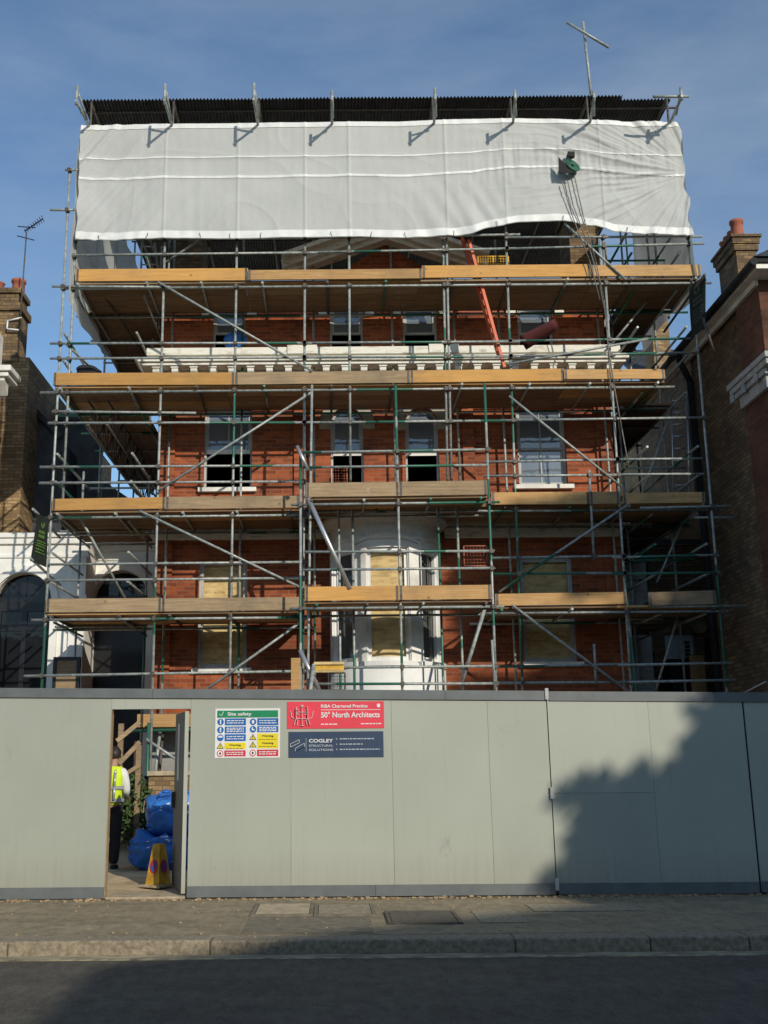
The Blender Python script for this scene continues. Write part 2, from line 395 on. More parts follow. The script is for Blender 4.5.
# painted line, gutter silt
a = P(0, 950, KY-.16)
struct(obj('gutter', MB().box(-30, 30, KY-.16, KY-.021, -.1245, -.1205), M_dust))
struct(obj('road_marking', MB().box(-30, 30, KY-.235, KY-.165, -.1245, -.1205), M_line))
PZ = [.003]
def patch(px0, py0, px1, py1, mat, name, jag=.008):
    # ground sheet laid on the pavement
    def g(px, py):
        d = P(px, py, 1.0)-CAM; t = (0.0-CZ)/d.z; return CAM+d*t
    a, b, c, d = g(px0, py1), g(px1, py1), g(px1, py0), g(px0, py0)
    PZ[0] += .0013; y0, y1 = a.y, d.y; x0, x1 = (a.x+d.x)/2, (b.x+c.x)/2
    mb = MB(); n = 24; pts = []
    cx, cy = (x0+x1)/2, (y0+y1)/2
    for k in range(n*4):
        s, q = divmod(k, n); t = q/n
        p = [(x0+(x1-x0)*t, y0), (x1, y0+(y1-y0)*t), (x1-(x1-x0)*t, y1), (x0, y1-(y1-y0)*t)][s]
        pts.append((p[0]+random.uniform(-jag, jag), p[1]+random.uniform(-jag, jag), PZ[0]))
    mb.prism(pts, (0, 0, -.003)); return mb, (cx, cy, 0)
M_patch = plain('newer_asphalt_patch', (.22, .185, .125), (.13, .108, .075), .9, 9, bmp=.4, bscale=90)
M_patch2 = plain('dusty_asphalt_patch', (.36, .30, .205), (.20, .17, .115), .95, 20, bmp=.4, bscale=90)
for q in ((246, 917, 372, 934, M_patch), (476, 911, 522, 923, M_patch2), (530, 905, 640, 912, M_patch2)):
    mb, c = patch(*q[:4], q[4], 'p'); struct(obj('pavement_patch', mb, q[4]))
def cover(px0, py0, px1, py1, mat, label, cat='manhole cover'):
    mb, c = patch(px0, py0, px1, py1, mat, 'c', 0.0)
    xs = [v.x for v in mb.v]; ys = [v.y for v in mb.v]; x0, x1, y0, y1 = min(xs), max(xs), min(ys), max(ys)
    t = thing('manhole_cover', ((x0+x1)/2, (y0+y1)/2, 0), label, cat)
    fr = MB()
    for q in ((x0-.04, x1+.04, y0-.04, y0), (x0-.04, x1+.04, y1, y1+.04), (x0-.04, x0, y0, y1), (x1, x1+.04, y0, y1)): fr.box(*q, .001, .018)
    obj('frame', fr, M_iron if mat is M_iron else M_patch, t)
    lid = MB().box(x0+.006, x1-.006, y0+.006, y1-.006, .001, .016); obj('lid', lid, mat, t, bevel=.003)
    return t
cover(257, 905, 310, 916, M_conc, 'pale concrete inspection cover in the pavement below the navy sign')
cover(318, 906, 371, 916, M_patch2, 'darker inspection cover just right of the pale concrete one')
cover(390, 913, 455, 924, M_iron, 'dark worn iron cover in the pavement, nearer the kerb')
# debris along hoarding foot
mb = MB()
for k in range(420):
    x = random.uniform(-4.5, 9); y = 12.93-abs(random.gauss(0, .06)); s = random.uniform(.006, .028)
    M_ = Matrix.Translation((x, y, s*.4)) @ Matrix.Rotation(random.uniform(0, 3), 4, 'Z') @ Matrix.Rotation(random.uniform(-.6, .6), 4, 'X')
    mb.box(-s, s, -s*.7, s*.7, -s*.4, s*.4, M_)
for k in range(260):
    x = random.uniform(-12, 9); y = random.uniform(KY+.05, 12.9); s = random.uniform(.004, .012)
    mb.box(x-s, x+s, y-s, y+s, 0, s)
o = obj('debris', mb, M_board_old); o['kind'] = 'stuff'; tag(o, 'leaf litter and grit along the foot of the grey hoarding', 'debris')

# ================================================================== HOARDING
HY = 13.0
TOPL, TOPR = (0, 688), (768, 692)
def hz_top(x):   # top of capping, sloping a little
    a, b = P(0, 688.0, HY), P(768, 692, HY); return a.z+(b.z-a.z)*(x-a.x)/(b.x-a.x)
zb = .03
hoard = thing('site_hoarding', (0, HY, 0), 'long grey painted plywood hoarding along the pavement with a doorway', 'hoarding')
xs_ = {p: P(p, 800, HY).x for p in (-2, 96, 108, 189, 291, 393, 491, 552, 752)}
XL, XR = P(108, 800, HY).x, P(189, 800, HY).x        # doorway jambs
edges = [-13.4, -12.18, -10.96, -9.74, -8.52, -7.3, -6.08, -4.86, XL]
def panel(x0, x1, z0, dy=0, ztop=None):
    za, zc = (hz_top(x0)-.105, hz_top(x1)-.105) if ztop is None else (ztop, ztop)
    mb = MB(); y0, y1 = HY+dy, HY+dy+.018
    mb.prism([(x0+.0015, y0, z0), (x1-.0015, y0, z0), (x1-.0015, y0, zc), (x0+.0015, y0, za)], (0, .018, 0))
    return obj('panel', mb, M_hoard, hoard)
for a, b in zip(edges, edges[1:]): panel(a, b, zb, random.uniform(-.002, .002))
dz_top = P(150, 709, HY).z
panel(XL, XR, dz_top, 0)
e2 = [XR, xs_[291], xs_[393], xs_[491], xs_[552]-.005]
for a, b in zip(e2, e2[1:]): panel(a, b, zb, random.uniform(-.002, .002))
zs_ = P(580, 793, HY).z
g0, g1 = xs_[552]+.005, xs_[552]+1.24
# vehicle gate leaf: two boards on the left then whole sheets
mb = MB().box(g0, g1-.0015, HY-.004, HY+.014, zb+.02, zs_-.002); obj('panel', mb, M_hoard, hoard)
mb = MB().prism([(g0, HY-.006, zs_+.002), (g1-.0015, HY-.006, zs_+.002), (g1-.0015, HY-.006, hz_top(g1)-.105), (g0, HY-.006, hz_top(g0)-.105)], (0, .018, 0)); obj('panel', mb, M_hoard, hoard)
panel(g1, xs_[752]-.01, zb+.02, -.005)
e3 = [xs_[752]+.01+1.22*k for k in range(7)]
for a, b in zip(e3, e3[1:]): panel(a, b, zb, random.uniform(-.003, .003))
# capping + skirting
def strip(name, x0, x1, ztop, h, dy, th=.02):
    f = ztop if callable(ztop) else (lambda x: ztop)
    mb = MB().prism([(x0, HY-dy, f(x0)-h), (x1, HY-dy, f(x1)-h), (x1, HY-dy, f(x1)), (x0, HY-dy, f(x0))], (0, th, 0))
    return obj(name, mb, M_trim, hoard, bevel=.003)
caps = [-13.4, -9.8, -5.9, -2.2, 1.4, xs_[552]-.02]
for a, b in zip(caps, caps[1:]): strip('capping_board', a+.002, b-.002, lambda x: hz_top(x), .115, .024, .045)
for a, b in ((xs_[552]+.03, xs_[752]-.35), (xs_[752]-.345, 8.0), (8.004, 12.8)): strip('capping_board', a, b, lambda x: hz_top(x)-.006, .115, .024, .045)
for a, b in ((-13.4, -8), (-7.996, XL), (XR, .5), (.504, xs_[552]-.02), (xs_[552]+.02, g1-.6), (g1-.596, xs_[752]-.02), (xs_[752]+.02, 12.8)):
    strip('skirting_board', a, b, .145+random.uniform(-.006, .006), .125, .020, .022)
# gate hinges (pale straps) at the joint
for py in (694, 793, 884):
    z = P(552, py, HY).z; obj('hinge', MB().box(xs_[552]-.022, xs_[552]+.022, HY-.04, HY-.021, z-.07, z+.07), M_frame, hoard, bevel=.004)
# frame posts and rails behind, back rakers
for x in (-12.2, -9.7, -7.3, -4.9, XL-.06, XR+.06, xs_[393], 9.5, 12): obj('post', MB().box(x-.05, x+.05, HY+.02, HY+.12, 0, hz_top(x)-.12), M_plyedge, hoard)
for x in (xs_[552], xs_[752]): obj('gate_post', MB().box(x-.06, x+.06, HY+.021, HY+.13, 0, hz_top(x)-.12), M_black, hoard)
obj('jamb_lining', MB().box(XL-.002, XL+.007, HY-.002, HY+.125, 0, dz_top), M_plyedge, hoard)
# door leaf, opened inwards
dfar = P(175, 884, 13.93); hx = XR-.03
ang = math.atan2(dfar.x-hx, .93)
Md = Matrix.Translation((hx, HY+.03, 0)) @ Matrix.Rotation(-ang, 4, 'Z')
door = obj('door', MB().box(-.045, 0, 0, .98, .06, dz_top-.03, Md), M_doorin, hoard, bevel=.003)
obj('door_edge', MB().box(-.046, .001, -.012, -.001, .06, dz_top-.03, Md), M_hoard, door)
obj('notice', MB().box(-.05, -.046, .50, .66, 1.35, 2.05, Md), M_clad, door)
obj('bolt', MB().box(-.09, -.046, .84, .90, 1.0, 1.2, Md), M_steel, door)
struct(obj('door_threshold', MB().box(XL+.02, XR-.02, HY-.05, HY+.55, .001, .035), M_conc, bevel=.01))

# ------------------------------------------------------------------ signs
M_sgw = plain('sign_white', (.75, .75, .73), (.68, .68, .66), .4, 5)
M_sgg = plain('sign_green', (.01, .24, .10), (.01, .2, .085), .4, 5)
M_sgb = plain('sign_blue', (.012, .13, .42), (.012, .11, .36), .4, 5)
M_sgy = plain('sign_yellow', (.80, .66, .02), (.72, .58, .02), .4, 5)
M_sgr = plain('sign_red', (.60, .03, .06), (.52, .025, .05), .4, 5)
M_pink = plain('sign_coral', (.75, .055, .085), (.68, .05, .075), .4, 3)
M_navy = plain('sign_navy', (.035, .06, .11), (.028, .05, .095), .4, 3)
M_ink = plain('black_ink', (.02, .02, .02), (.015, .015, .015), .5, 5)
def greek(mb, x0, x1, z, h, y, seed):
    """illegible small print: word-length strokes"""
    rr = random.Random(seed); x = x0
    while x < x1-.004:
        w = min(rr.uniform(.018, .05), x1-x); mb.box(x, x+w, y-.001, y, z-h/2, z+h/2); x += w+.009
    return mb
sx0, sx1, sz0, sz1 = rect(215, 708.5, 280, 758, HY)
y = HY-.008
sg_ = thing('safety_sign', ((sx0+sx1)/2, HY, sz0), 'white site safety sign with a green header on the hoarding', 'sign')
Wd, Ht = sx1-sx0, sz1-sz0
def U(u, v): return sx0+Wd*u, sz1-Ht*v
def blk(name, u0, v0, u1, v1, mat, yy=y-.002, par=None):
    a, d = U(u0, v0); b, c = U(u1, v1); return obj(name, MB().box(a, b, yy, yy+.003, c, d), mat, par or sg_)
obj('board', MB().box(sx0, sx1, y, y+.007, sz0, sz1), M_sgw, sg_, bevel=.003)
hd = blk('header', .03, .04, .97, .185, M_sgg)
a, d = U(.19, .075); b, c = U(.56, .165); text_obj('Site safety', a, b, c, d, y-.006, M_sgw, hd)
a, d = U(.06, .06); b, c = U(.13, .165)
obj('tick', MB().beam((a, y-.005, (c+d)/2), (a+.03, y-.005, c+.01), .006, .012, (0, -1, 0)).beam((a+.03, y-.005, c+.01), (b, y-.005, d), .006, .012, (0, -1, 0)), M_sgw, hd)
rows = [(.20, .34), (.365, .50), (.52, .66), (.69, .82), (.845, .965)]
rowsR = [(.20, .345), (.36, .485), (.51, .655), (.655, .81), (.835, .965)]
kinds = [[('b'), 'b', 'b', 'y', 'r'], ['b', 'b', 'y', 'y', 'r']]
cm = {'b': M_sgb, 'y': M_sgy, 'r': M_sgr}
for side in (0, 1):
    for k, (v0, v1) in enumerate((rows, rowsR)[side]):
        kd = kinds[side][k]; u0 = .15+.5*side; u1 = u0+.325
        pn = blk('text_panel', u0, v0, u1, v1, cm[kd])
        xa, zt = U(u0+.03, v0); xb, zb_ = U(u1-.03, v1)
        if side == 1 and kd == 'y' or (side == 0 and kd == 'y'):
            mx = (xa+xb)/2; text_obj('Warning', mx-.07, mx+.07, zt-.045, zt-.018, y-.004, M_ink, pn)
            obj('small_print', greek(MB(), xa, xb, zt-.07, .006, y-.003, k+side*9), M_ink, pn)
        else:
            mb = MB(); nl = 3 if k == 1 else 2
            for q in range(nl): greek(mb, xa, xb, zt+(zb_-zt)*(q+1)/(nl+1), .011, y-.003, k*7+side*31+q)
            obj('small_print', mb, M_sgw, pn)
        # pictogram
        cx, cz = U(u0-.065, (v0+v1)/2); r = .040
        if kd == 'y':
            mb = MB().prism([(cx-r*1.1, y-.003, cz-r*.8), (cx+r*1.1, y-.003, cz-r*.8), (cx, y-.003, cz+r)], (0, .003, 0)); pc = obj('pictogram', mb, M_ink, sg_)
            mb = MB().prism([(cx-r*.78, y-.005, cz-r*.62), (cx+r*.78, y-.005, cz-r*.62), (cx, y-.005, cz+r*.66)], (0, .002, 0)); obj('triangle', mb, M_sgy, pc)
            obj('exclamation_mark', MB().box(cx-.004, cx+.004, y-.007, y-.0055, cz-.008, cz+.014).box(cx-.004, cx+.004, y-.007, y-.0055, cz-.02, cz-.013), M_ink, pc)
        else:
            def disc(rr, yy): return MB().prism([(cx+rr*math.cos(t*math.pi/12), yy, cz+rr*math.sin(t*math.pi/12)) for t in range(24)], (0, .002, 0))
            if kd == 'b':
                pc = obj('pictogram', disc(r, y-.003), M_sgb, sg_)
                if k < 2 and side == 0: mb = MB().box(cx-.008, cx+.008, y-.005, y-.0035, cz-.026, cz+.008).prism([(cx+.011*math.cos(t*math.pi/6), y-.005, cz+.018+.011*math.sin(t*math.pi/6)) for t in range(12)], (0, .0015, 0))
                elif side == 0: mb = MB().prism([(cx+.03*math.cos(math.pi*t/10), y-.005, cz+.002+.024*math.sin(math.pi*t/10)) for t in range(11)], (0, .0015, 0))
                elif k == 0: mb = MB().prism([(cx+.016*math.cos(t*math.pi/8), y-.005, cz+.024*math.sin(t*math.pi/8)) for t in range(16)], (0, .0015, 0))
                else: mb = MB().box(cx-.016, cx, y-.005, y-.0035, cz-.014, cz+.024).box(cx, cx+.02, y-.005, y-.0035, cz-.014, cz)
                obj('symbol', mb, M_sgw, pc)
            else:
                pc = obj('pictogram', disc(r, y-.003), M_sgr, sg_); obj('disc', disc(r*.75, y-.005), M_sgw, pc)
                obj('symbol', MB().prism([(cx+.012*math.cos(t*math.pi/4), y-.007, cz+.016*math.sin(t*math.pi/4)) for t in range(8)], (0, .0015, 0)), M_ink, pc)
# coral architects sign
ax0, ax1, az0, az1 = rect(287, 701.5, 384, 728.5, HY)
ar = thing('architects_sign', ((ax0+ax1)/2, HY, az0), 'coral red architects board with white emblem and lettering, above the navy sign', 'sign')
bd = obj('board', MB().box(ax0, ax1, y, y+.007, az0, az1), M_pink, ar, bevel=.002)
W2, H2 = ax1-ax0, az1-az0
def V2(u, v): return ax0+W2*u, az1-H2*v
def wr(txt, u0, v0, u1, v1, mat=M_sgw, par=None):
    a, d = V2(u0, v0); b, c = V2(u1, v1); return text_obj(txt, a, b, c, d, y-.004, mat, par or ar)
wr('RIBA Chartered Practice', .35, .11, .83, .235)
wr('50\u00b0 North Architects', .35, .38, .955, .60)
mb = MB(); a, z = V2(.35, .84); greek(mb, a, a+W2*.17, z, .012, y-.001, 5); a, z = V2(.76, .83); greek(mb, a, V2(.97, 0)[0], z, .012, y-.001, 6); obj('small_print', mb, M_sgw, ar)
a, z = V2(.35, .31); obj('rule', MB().box(a, V2(.965, 0)[0], y-.002, y-.0003, z-.003, z+.003), M_sgw, ar)
ec, ez = V2(.945, .16); obj('badge', MB().prism([(ec+.022*math.cos(t*math.pi/8), y-.003, ez+.024*math.sin(t*math.pi/8)) for t in range(16)], (0, .003, 0)), M_sgw, ar)
# emblem: barred post between two facing beasts
def E(u, v):
    a, z = V2(.155+u*.125, .49-v*.40); return (a, y-.003, z)
mb = MB()
def st(*pts, w=.016):
    for p, q in zip(pts, pts[1:]): mb.beam(E(*p), E(*q), .004, w*2.2, (0, -1, 0))
st((0, -1), (0, .95), w=.026); st((-.16, -1), (.16, -1)); st((-.12, .75), (.12, .9)); st((-.12, .9), (.12, .75)); st((-.45, .25), (.45, .25), w=.014); st((-.45, -.35), (.45, -.35), w=.014)
for s in (-1, 1):
    st((s*.48, .55), (s*.48, -.25), w=.034); st((s*.48, .55), (s*.30, .42), w=.028); st((s*.42, .75), (s*.5, .5), w=.036); st((s*.46, -.25), (s*.55, -.55), (s*.66, -.95), w=.022); st((s*.46, -.3), (s*.34, -.6), (s*.42, -.95), w=.02); st((s*.48, .1), (s*.22, .02), w=.016)
    st((s*.6, -.35), (s*.85, -.2), (s*.9, .2), (s*.98, .35), w=.011)
obj('emblem', mb, M_sgw, ar, fix=True)
# navy engineers sign
nx0, nx1, nz0, nz1 = rect(288.5, 731.5, 383.5, 757.5, HY)
nv = thing('engineers_sign', ((nx0+nx1)/2, HY, nz0), 'navy blue structural engineers board with white lettering, below the coral sign', 'sign')
obj('board', MB().box(nx0, nx1, y, y+.007, nz0, nz1), M_navy, nv, bevel=.002)
ax0, az1, W2, H2 = nx0, nz1, nx1-nx0, nz1-nz0
M_dim = plain('grey_sign_ink', (.42, .45, .5), (.38, .41, .46), .5, 5)
wr('COGLEY', .215, .285, .47, .42, M_sgw, nv); wr('STRUCTURAL', .215, .50, .47, .585, M_dim, nv); wr('SOLUTIONS', .215, .66, .47, .745, M_dim, nv)
for k, (v, u1, ch) in enumerate(((.285, .90, 'a'), (.49, .78, 't'), (.69, .96, 'e'))):
    a, z = V2(.50, v); greek(mbx := MB(), a+.045, V2(u1, 0)[0], z, .012, y-.001, 40+k); obj('small_print', mbx, M_dim, nv)
    wr(ch+'.', .50, v-.03, .515, v+.03, M_dim, nv)
mb = MB(); a, z = V2(.185, .5); obj('rule', MB().box(a-.002, a+.002, y-.002, y-.0003, z-.08, z+.08), M_dim, nv)
def E(u, v):
    a, z = V2(.095+u*.075, .53-v*.24); return (a, y-.003, z)
st((-1, -.25), (-1, .25), (.25, .95), (.25, .45), w=.006); st((-1, -.25), (.25, .45), w=.006); st((-.3, -.45), (-.3, -.95), (1, -.2), (1, .35), (.25, -.05), w=.006); st((-.3, -.45), (.25, -.1), w=.006); st((-.3, -.95), (1, -.2), w=.006)
obj('emblem', mb, M_sgw, nv)

# ================================================================== THE HOUSE
WY = 18.65                       # front wall plane
HL, HR = P(157, 500, WY).x, P(616.5, 500, WY).x
HB = 27.0
house = thing('brick_house', ((HL+HR)/2, WY, 0), 'red brick villa being renovated, wrapped in scaffolding, with a white bowed bay', 'house')
def fm(s, z, d): return (s, WY+d, z)
ZT = P(385, 301, WY).z           # eaves height
def R4(a, b, c, d): return rect(a, b, c, d, WY)
wl1, wr1 = R4(204, 409, 252, 488), R4(517.5, 408, 566, 485)
c1, c2 = R4(331, 408, 363.5, 492), R4(405.5, 408, 439, 492)
wl0, wr0 = R4(198, 560, 247, 668), R4(522, 557, 575, 662)
t1, t2, t3, t4 = R4(213, 306, 245, 352), R4(330, 306, 363, 352), R4(403, 306, 437, 352), R4(518, 306, 553, 352)
holes = [wl1, wr1, wl0, wr0, t1, t2, t3, t4]
arc = lambda h: (*h[:4], (h[1]-h[0])/2)
holes += [arc(c1), arc(c2)]
mb = MB(); wall_holes(mb, HL, HR, 0, ZT, holes, fm, .22)
# inner leaf (so the shell has thickness), sides and back
mb.quad((HL, WY, 0), (HL, HB, 0), (HL, HB, ZT), (HL, WY, ZT)); mb.quad((HR, WY, 0), (HR, HB, 0), (HR, HB, ZT), (HR, WY, ZT)); mb.quad((HL, HB, 0), (HR, HB, 0), (HR, HB, ZT), (HL, HB, ZT))
obj('wall', mb, M_red, house, fix=False)
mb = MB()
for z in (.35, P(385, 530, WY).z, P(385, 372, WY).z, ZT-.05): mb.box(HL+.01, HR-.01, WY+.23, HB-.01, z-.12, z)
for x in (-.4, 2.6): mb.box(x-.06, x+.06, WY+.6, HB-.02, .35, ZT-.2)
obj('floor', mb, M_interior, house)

def window(h, style, arch=0, mat=M_frame):
    a, b, c, d = h[:4]; y = WY+.09; ft = .04
    mb = MB().box(a, a+ft, y, y+.1, c, d-arch).box(b-ft, b, y, y+.1, c, d-arch).box(a+ft, b-ft, y, y+.1, c, c+ft)
    if not arch: mb.box(a+ft, b-ft, y, y+.1, d-ft, d)
    else:
        n = 14; cx = (a+b)/2; w = (b-a)/2; zc = d-arch
        for k in range(n):
            t0, t1_ = math.pi*k/n, math.pi*(k+1)/n
            q = [(cx-r*math.cos(t), y, zc+r*math.sin(t)) for r, t in ((w-ft, t0), (w, t0), (w, t1_), (w-ft, t1_))]
            mb.prism(q, (0, .1, 0))
    wn = obj('window', mb, mat, house)
    zm = c+(d-c)*{'open': .46, 'shut': .47, 'board': .52, 'top': .5}[style]
    # upper sash
    def sash(z0, z1, yy, cross, pm, up):
        mb = MB(); s = .036; x0, x1 = a+ft+.002, b-ft-.002
        mb.box(x0, x0+s, yy, yy+.04, z0, z1).box(x1-s, x1, yy, yy+.04, z0, z1).box(x0+s, x1-s, yy, yy+.04, z0, z0+s*1.2)
        if not (up and arch): mb.box(x0+s, x1-s, yy, yy+.04, z1-s, z1)
        if cross: mb.box((x0+x1)/2-.012, (x0+x1)/2+.012, yy+.004, yy+.036, z0+s*1.2, z1-s)
        obj('sash', mb, mat, wn)
        if pm:
            if up and arch:
                cx = (a+b)/2; w = (b-a)/2-ft; zc = d-arch
                pts = [(x0+s, yy+.018, z0+s)] + [(x1-s, yy+.018, z0+s)] + [(cx+w*math.cos(math.pi*k/14), yy+.018, zc+w*math.sin(math.pi*k/14)) for k in range(15)]
                mb = MB().prism(pts, (0, .006, 0))
            else: mb = MB().box(x0+s, x1-s, yy+.016, yy+.022, z0+s, z1-s)
            obj('pane', mb, pm, wn)
    cross = style in ('shut',) or (style == 'open' and not arch)
    if style == 'board':
        sash(zm, d-ft, y+.01, False, None, True); sash(c+ft, zm+.03, y+.055, False, None, False)
        mb = MB().box(a+ft, b-ft, y+.108, y+.12, c+.02, d-.02); obj('plywood_board', mb, M_ply, wn)
        mb = MB()
        for k in range(5):
            for q in range(9): mb.box(a+.12+k*(b-a-.24)/4-.008, a+.12+k*(b-a-.24)/4+.008, y+.104, y+.108, c+.15+q*(d-c-.3)/8-.008, c+.15+q*(d-c-.3)/8+.008)
        obj('screw_head', mb, M_iron, wn)
    elif style == 'shut':
        sash(zm, d-ft-.002, y+.01, True, M_glass, True); sash(c+ft+.002, zm+.03, y+.055, True, M_glass, False)
    elif style == 'open':
        sash(zm, d-ft-.002, y+.01, cross, M_glass, True)
        if not arch: sash(zm+.06, d-ft-.02, y+.055, False, None, True)
        obj('meeting_rail', MB().box(a+ft, b-ft, y-.012, y+.008, zm-.03, zm+.055), M_white, wn)
    elif style == 'top':
        sash(c+(d-c)*.42, d-ft-.002, y+.01, False, M_glass, True)
    if style != 'top' and not arch:
        mb = MB().box(a-.09, b+.09, WY-.09, WY+.085, c-.085, c-.003); obj('sill', mb, M_white, wn, bevel=.006)
    return wn
window(wl1, 'open'); window(wr1, 'shut'); window(arc(c1), 'open', (c1[1]-c1[0])/2); window(arc(c2), 'open', (c2[1]-c2[0])/2)
window(wl0, 'board'); window(wr0, 'board')
for t in (t1, t2, t3, t4): window(t, 'top')
# arch surrounds with keystone
for h in (c1, c2):
    a, b, c, d = h; cx = (a+b)/2; w = (b-a)/2; zc = d-w; n = 18
    mb = MB()
    for k in range(n):
        t0, t1_ = math.pi*k/n, math.pi*(k+1)/n
        q = [(cx-r*math.cos(t), WY-.05, zc+r*math.sin(t)) for r, t in ((w+.005, t0), (w+.2, t0), (w+.2, t1_), (w+.005, t1_))]
        mb.prism(q, (0, .047, 0))
    for s in (-1, 1): mb.box(cx+s*(w+.10)-.115, cx+s*(w+.10)+.115, WY-.06, WY-.003, zc-.12, zc-.002)
    mb.prism([(cx-.05, WY-.09, d-.02), (cx+.05, WY-.09, d-.02), (cx+.08, WY-.09, d+.26), (cx-.08, WY-.09, d+.26)], (0, .085, 0))
    obj('arch_surround', mb, M_archshade, house)
# floor-two capital blocks and lintel band
for h in (t1, t2, t3, t4):
    a, b, c, d = h
    for x in (a-.13, b+.13): obj('capital', MB().box(x-.12, x+.12, WY-.10, WY-.003, d-.09, d-.02).box(x-.09, x+.09, WY-.06, WY-.003, d-.20, d-.09), M_cream, house, bevel=.008)
mb = MB()
zz = P(385, 309, WY).z
xs = [HL+.02]+[v for h in (t1, t2, t3, t4) for v in (h[0]-.26, h[1]+.26)]+[HR-.02]
for a, b in zip(xs[::2], xs[1::2]): obj('string_course', MB().box(a, b, WY-.035, WY-.003, zz-.10, zz+.02), M_terracotta, house)
# pilasters on the brick either side of the middle
mb = MB()
for px in (300, 468):
    x = P(px, 440, WY).x; mb = MB().box(x-.11, x+.11, WY-.06, WY-.003, P(px, 517, WY).z, P(px, 405, WY).z); obj('pilaster', mb, M_red, house)
for x in (HL+.16, HR-.16): obj('pilaster', MB().box(x-.155, x+.155, WY-.05, WY-.003, .1, P(385, 405, WY).z), M_red, house)
# string course above the ground floor
z0, z1 = P(385, 539, WY).z, P(385, 519, WY).z
bx0, bx1 = P(333, 530, WY).x, P(443, 530, WY).x
mb = MB().box(HL-.03, bx0-.02, WY-.07, WY-.003, z0, z1-.06).box(HL-.06, bx0-.02, WY-.12, WY-.003, z1-.058, z1)
obj('stone_band', mb, M_cream, house, bevel=.008); mb = MB().box(bx1+.02, HR+.03, WY-.07, WY-.003, z0, z1-.06).box(bx1+.02, HR+.06, WY-.12, WY-.003, z1-.06, z1)
obj('stone_band', mb, M_cream, house, bevel=.008)
# terracotta band below the cornice (seen between the boards)
za, zb2 = P(385, 412, WY).z, P(385, 403.5, WY).z
mb = MB()
for a, b in ((HL+.33, c1[0]-.28), (c2[1]+.28, HR-.33)): obj('string_course', MB().box(a, b, WY-.05, WY-.003, P(385, 407, WY).z, P(385, 402, WY).z), M_terracotta, house)
# ---- main cornice with brackets
CYF = 18.2
cx0, cx1 = P(135, 355, CYF).x, P(629, 352, CYF).x
zt_, zm0, zm1, zm2, zb3 = [P(385, v, CYF).z for v in (345, 352.5, 355, 359.5, 362.5)]
zbk = P(385, 377, WY).z
mb = MB().box(cx0+.20, cx1-.14, CYF+.05, WY-.002, zm0, zt_).box(cx0+.28, cx1-.22, CYF+.2, WY-.002, zm1+.003, zm0-.002)          # blocking course
for px in (302, 444): mb.box(P(px, 350, CYF).x-.28, P(px, 350, CYF).x+.28, CYF+.02, CYF+.048, zm0, zt_+.03)
mb.box(cx0, cx1, CYF, WY-.002, zm2, zm1).box(cx0+.05, cx1-.05, CYF+.05, WY-.002, zb3, zm2-.002)
mb.box(cx0+.30, cx1-.26, WY-.10, WY-.002, zbk-.12, zb3-.002)
cor = obj('cornice', mb, M_cream, house, bevel=.012)
n = 25; bx = [cx0+.38+(cx1-cx0-.72)*k/(n-1) for k in range(n)]
for x in bx:
    mb = MB().prism([(x-.06, WY-.105, zb3-.004), (x-.06, CYF+.10, zb3-.004), (x-.06, CYF+.11, zb3-.10), (x-.06, WY-.22, zb3-.22), (x-.06, WY-.105, zbk-.02)], (.12, 0, 0))
    mb.box(x-.075, x+.075, CYF+.085, WY-.105, zb3-.035, zb3-.005)
    obj('bracket', mb, M_cream, cor)
# ---- pediment
pl, pr, pa = P(283, 268, WY-.25), P(487, 266, WY-.25), P(386, 233, WY-.25)
mb = MB().prism([(pl.x+.2, WY-.02, ZT+.003), (pr.x-.2, WY-.02, ZT+.003), (pa.x, WY-.02, pa.z-.12)], (0, .25, 0)); obj('gable', mb, M_red, house)
mb = MB()
for a, b in ((pl, pa), (pr, pa)):
    A, B = Vector((a.x, WY-.24, a.z)), Vector((b.x, WY-.24, b.z)); mb.beam(A, B, .42, .16); mb.beam(A+Vector((0, -.22, .10)), B+Vector((0, -.22, .10)), .34, .08); mb.beam(A+Vector((0, .02, -.12)), B+Vector((0, .02, -.12)), .25, .1)
obj('raking_cornice', mb, M_cream, house)
# ---- roof and chimneys
mb = MB(); e = .3; rz = ZT+2.2; ym = (WY+HB)/2
a, b, c, d = (HL-e, WY-e+.3, ZT), (HR+e, WY-e+.3, ZT), (HR+e, HB+e, ZT), (HL-e, HB+e, ZT); r1, r2 = (HL+3, ym, rz), (HR-3, ym, rz)
mb.quad(a, b, r2, r1); mb.poly((b, c, r2)); mb.quad(c, d, r1, r2); mb.poly((d, a, r1)); mb.quad(d, c, b, a)
roof = obj('roof', mb, M_slate, house)
for px0, px1, pz, Y in ((176, 202, 255, 20.6), (571, 600, 232, 20.2)):
    a = P(px0, 265, Y); b = P(px1, 265, Y)
    mb = MB().box(a.x, b.x, Y, Y+.9, ZT-.1, ZT+2.7).box(a.x-.06, b.x+.06, Y-.06, Y+.96, ZT+2.702, ZT+2.85)
    obj('chimney', mb, M_stock, roof)
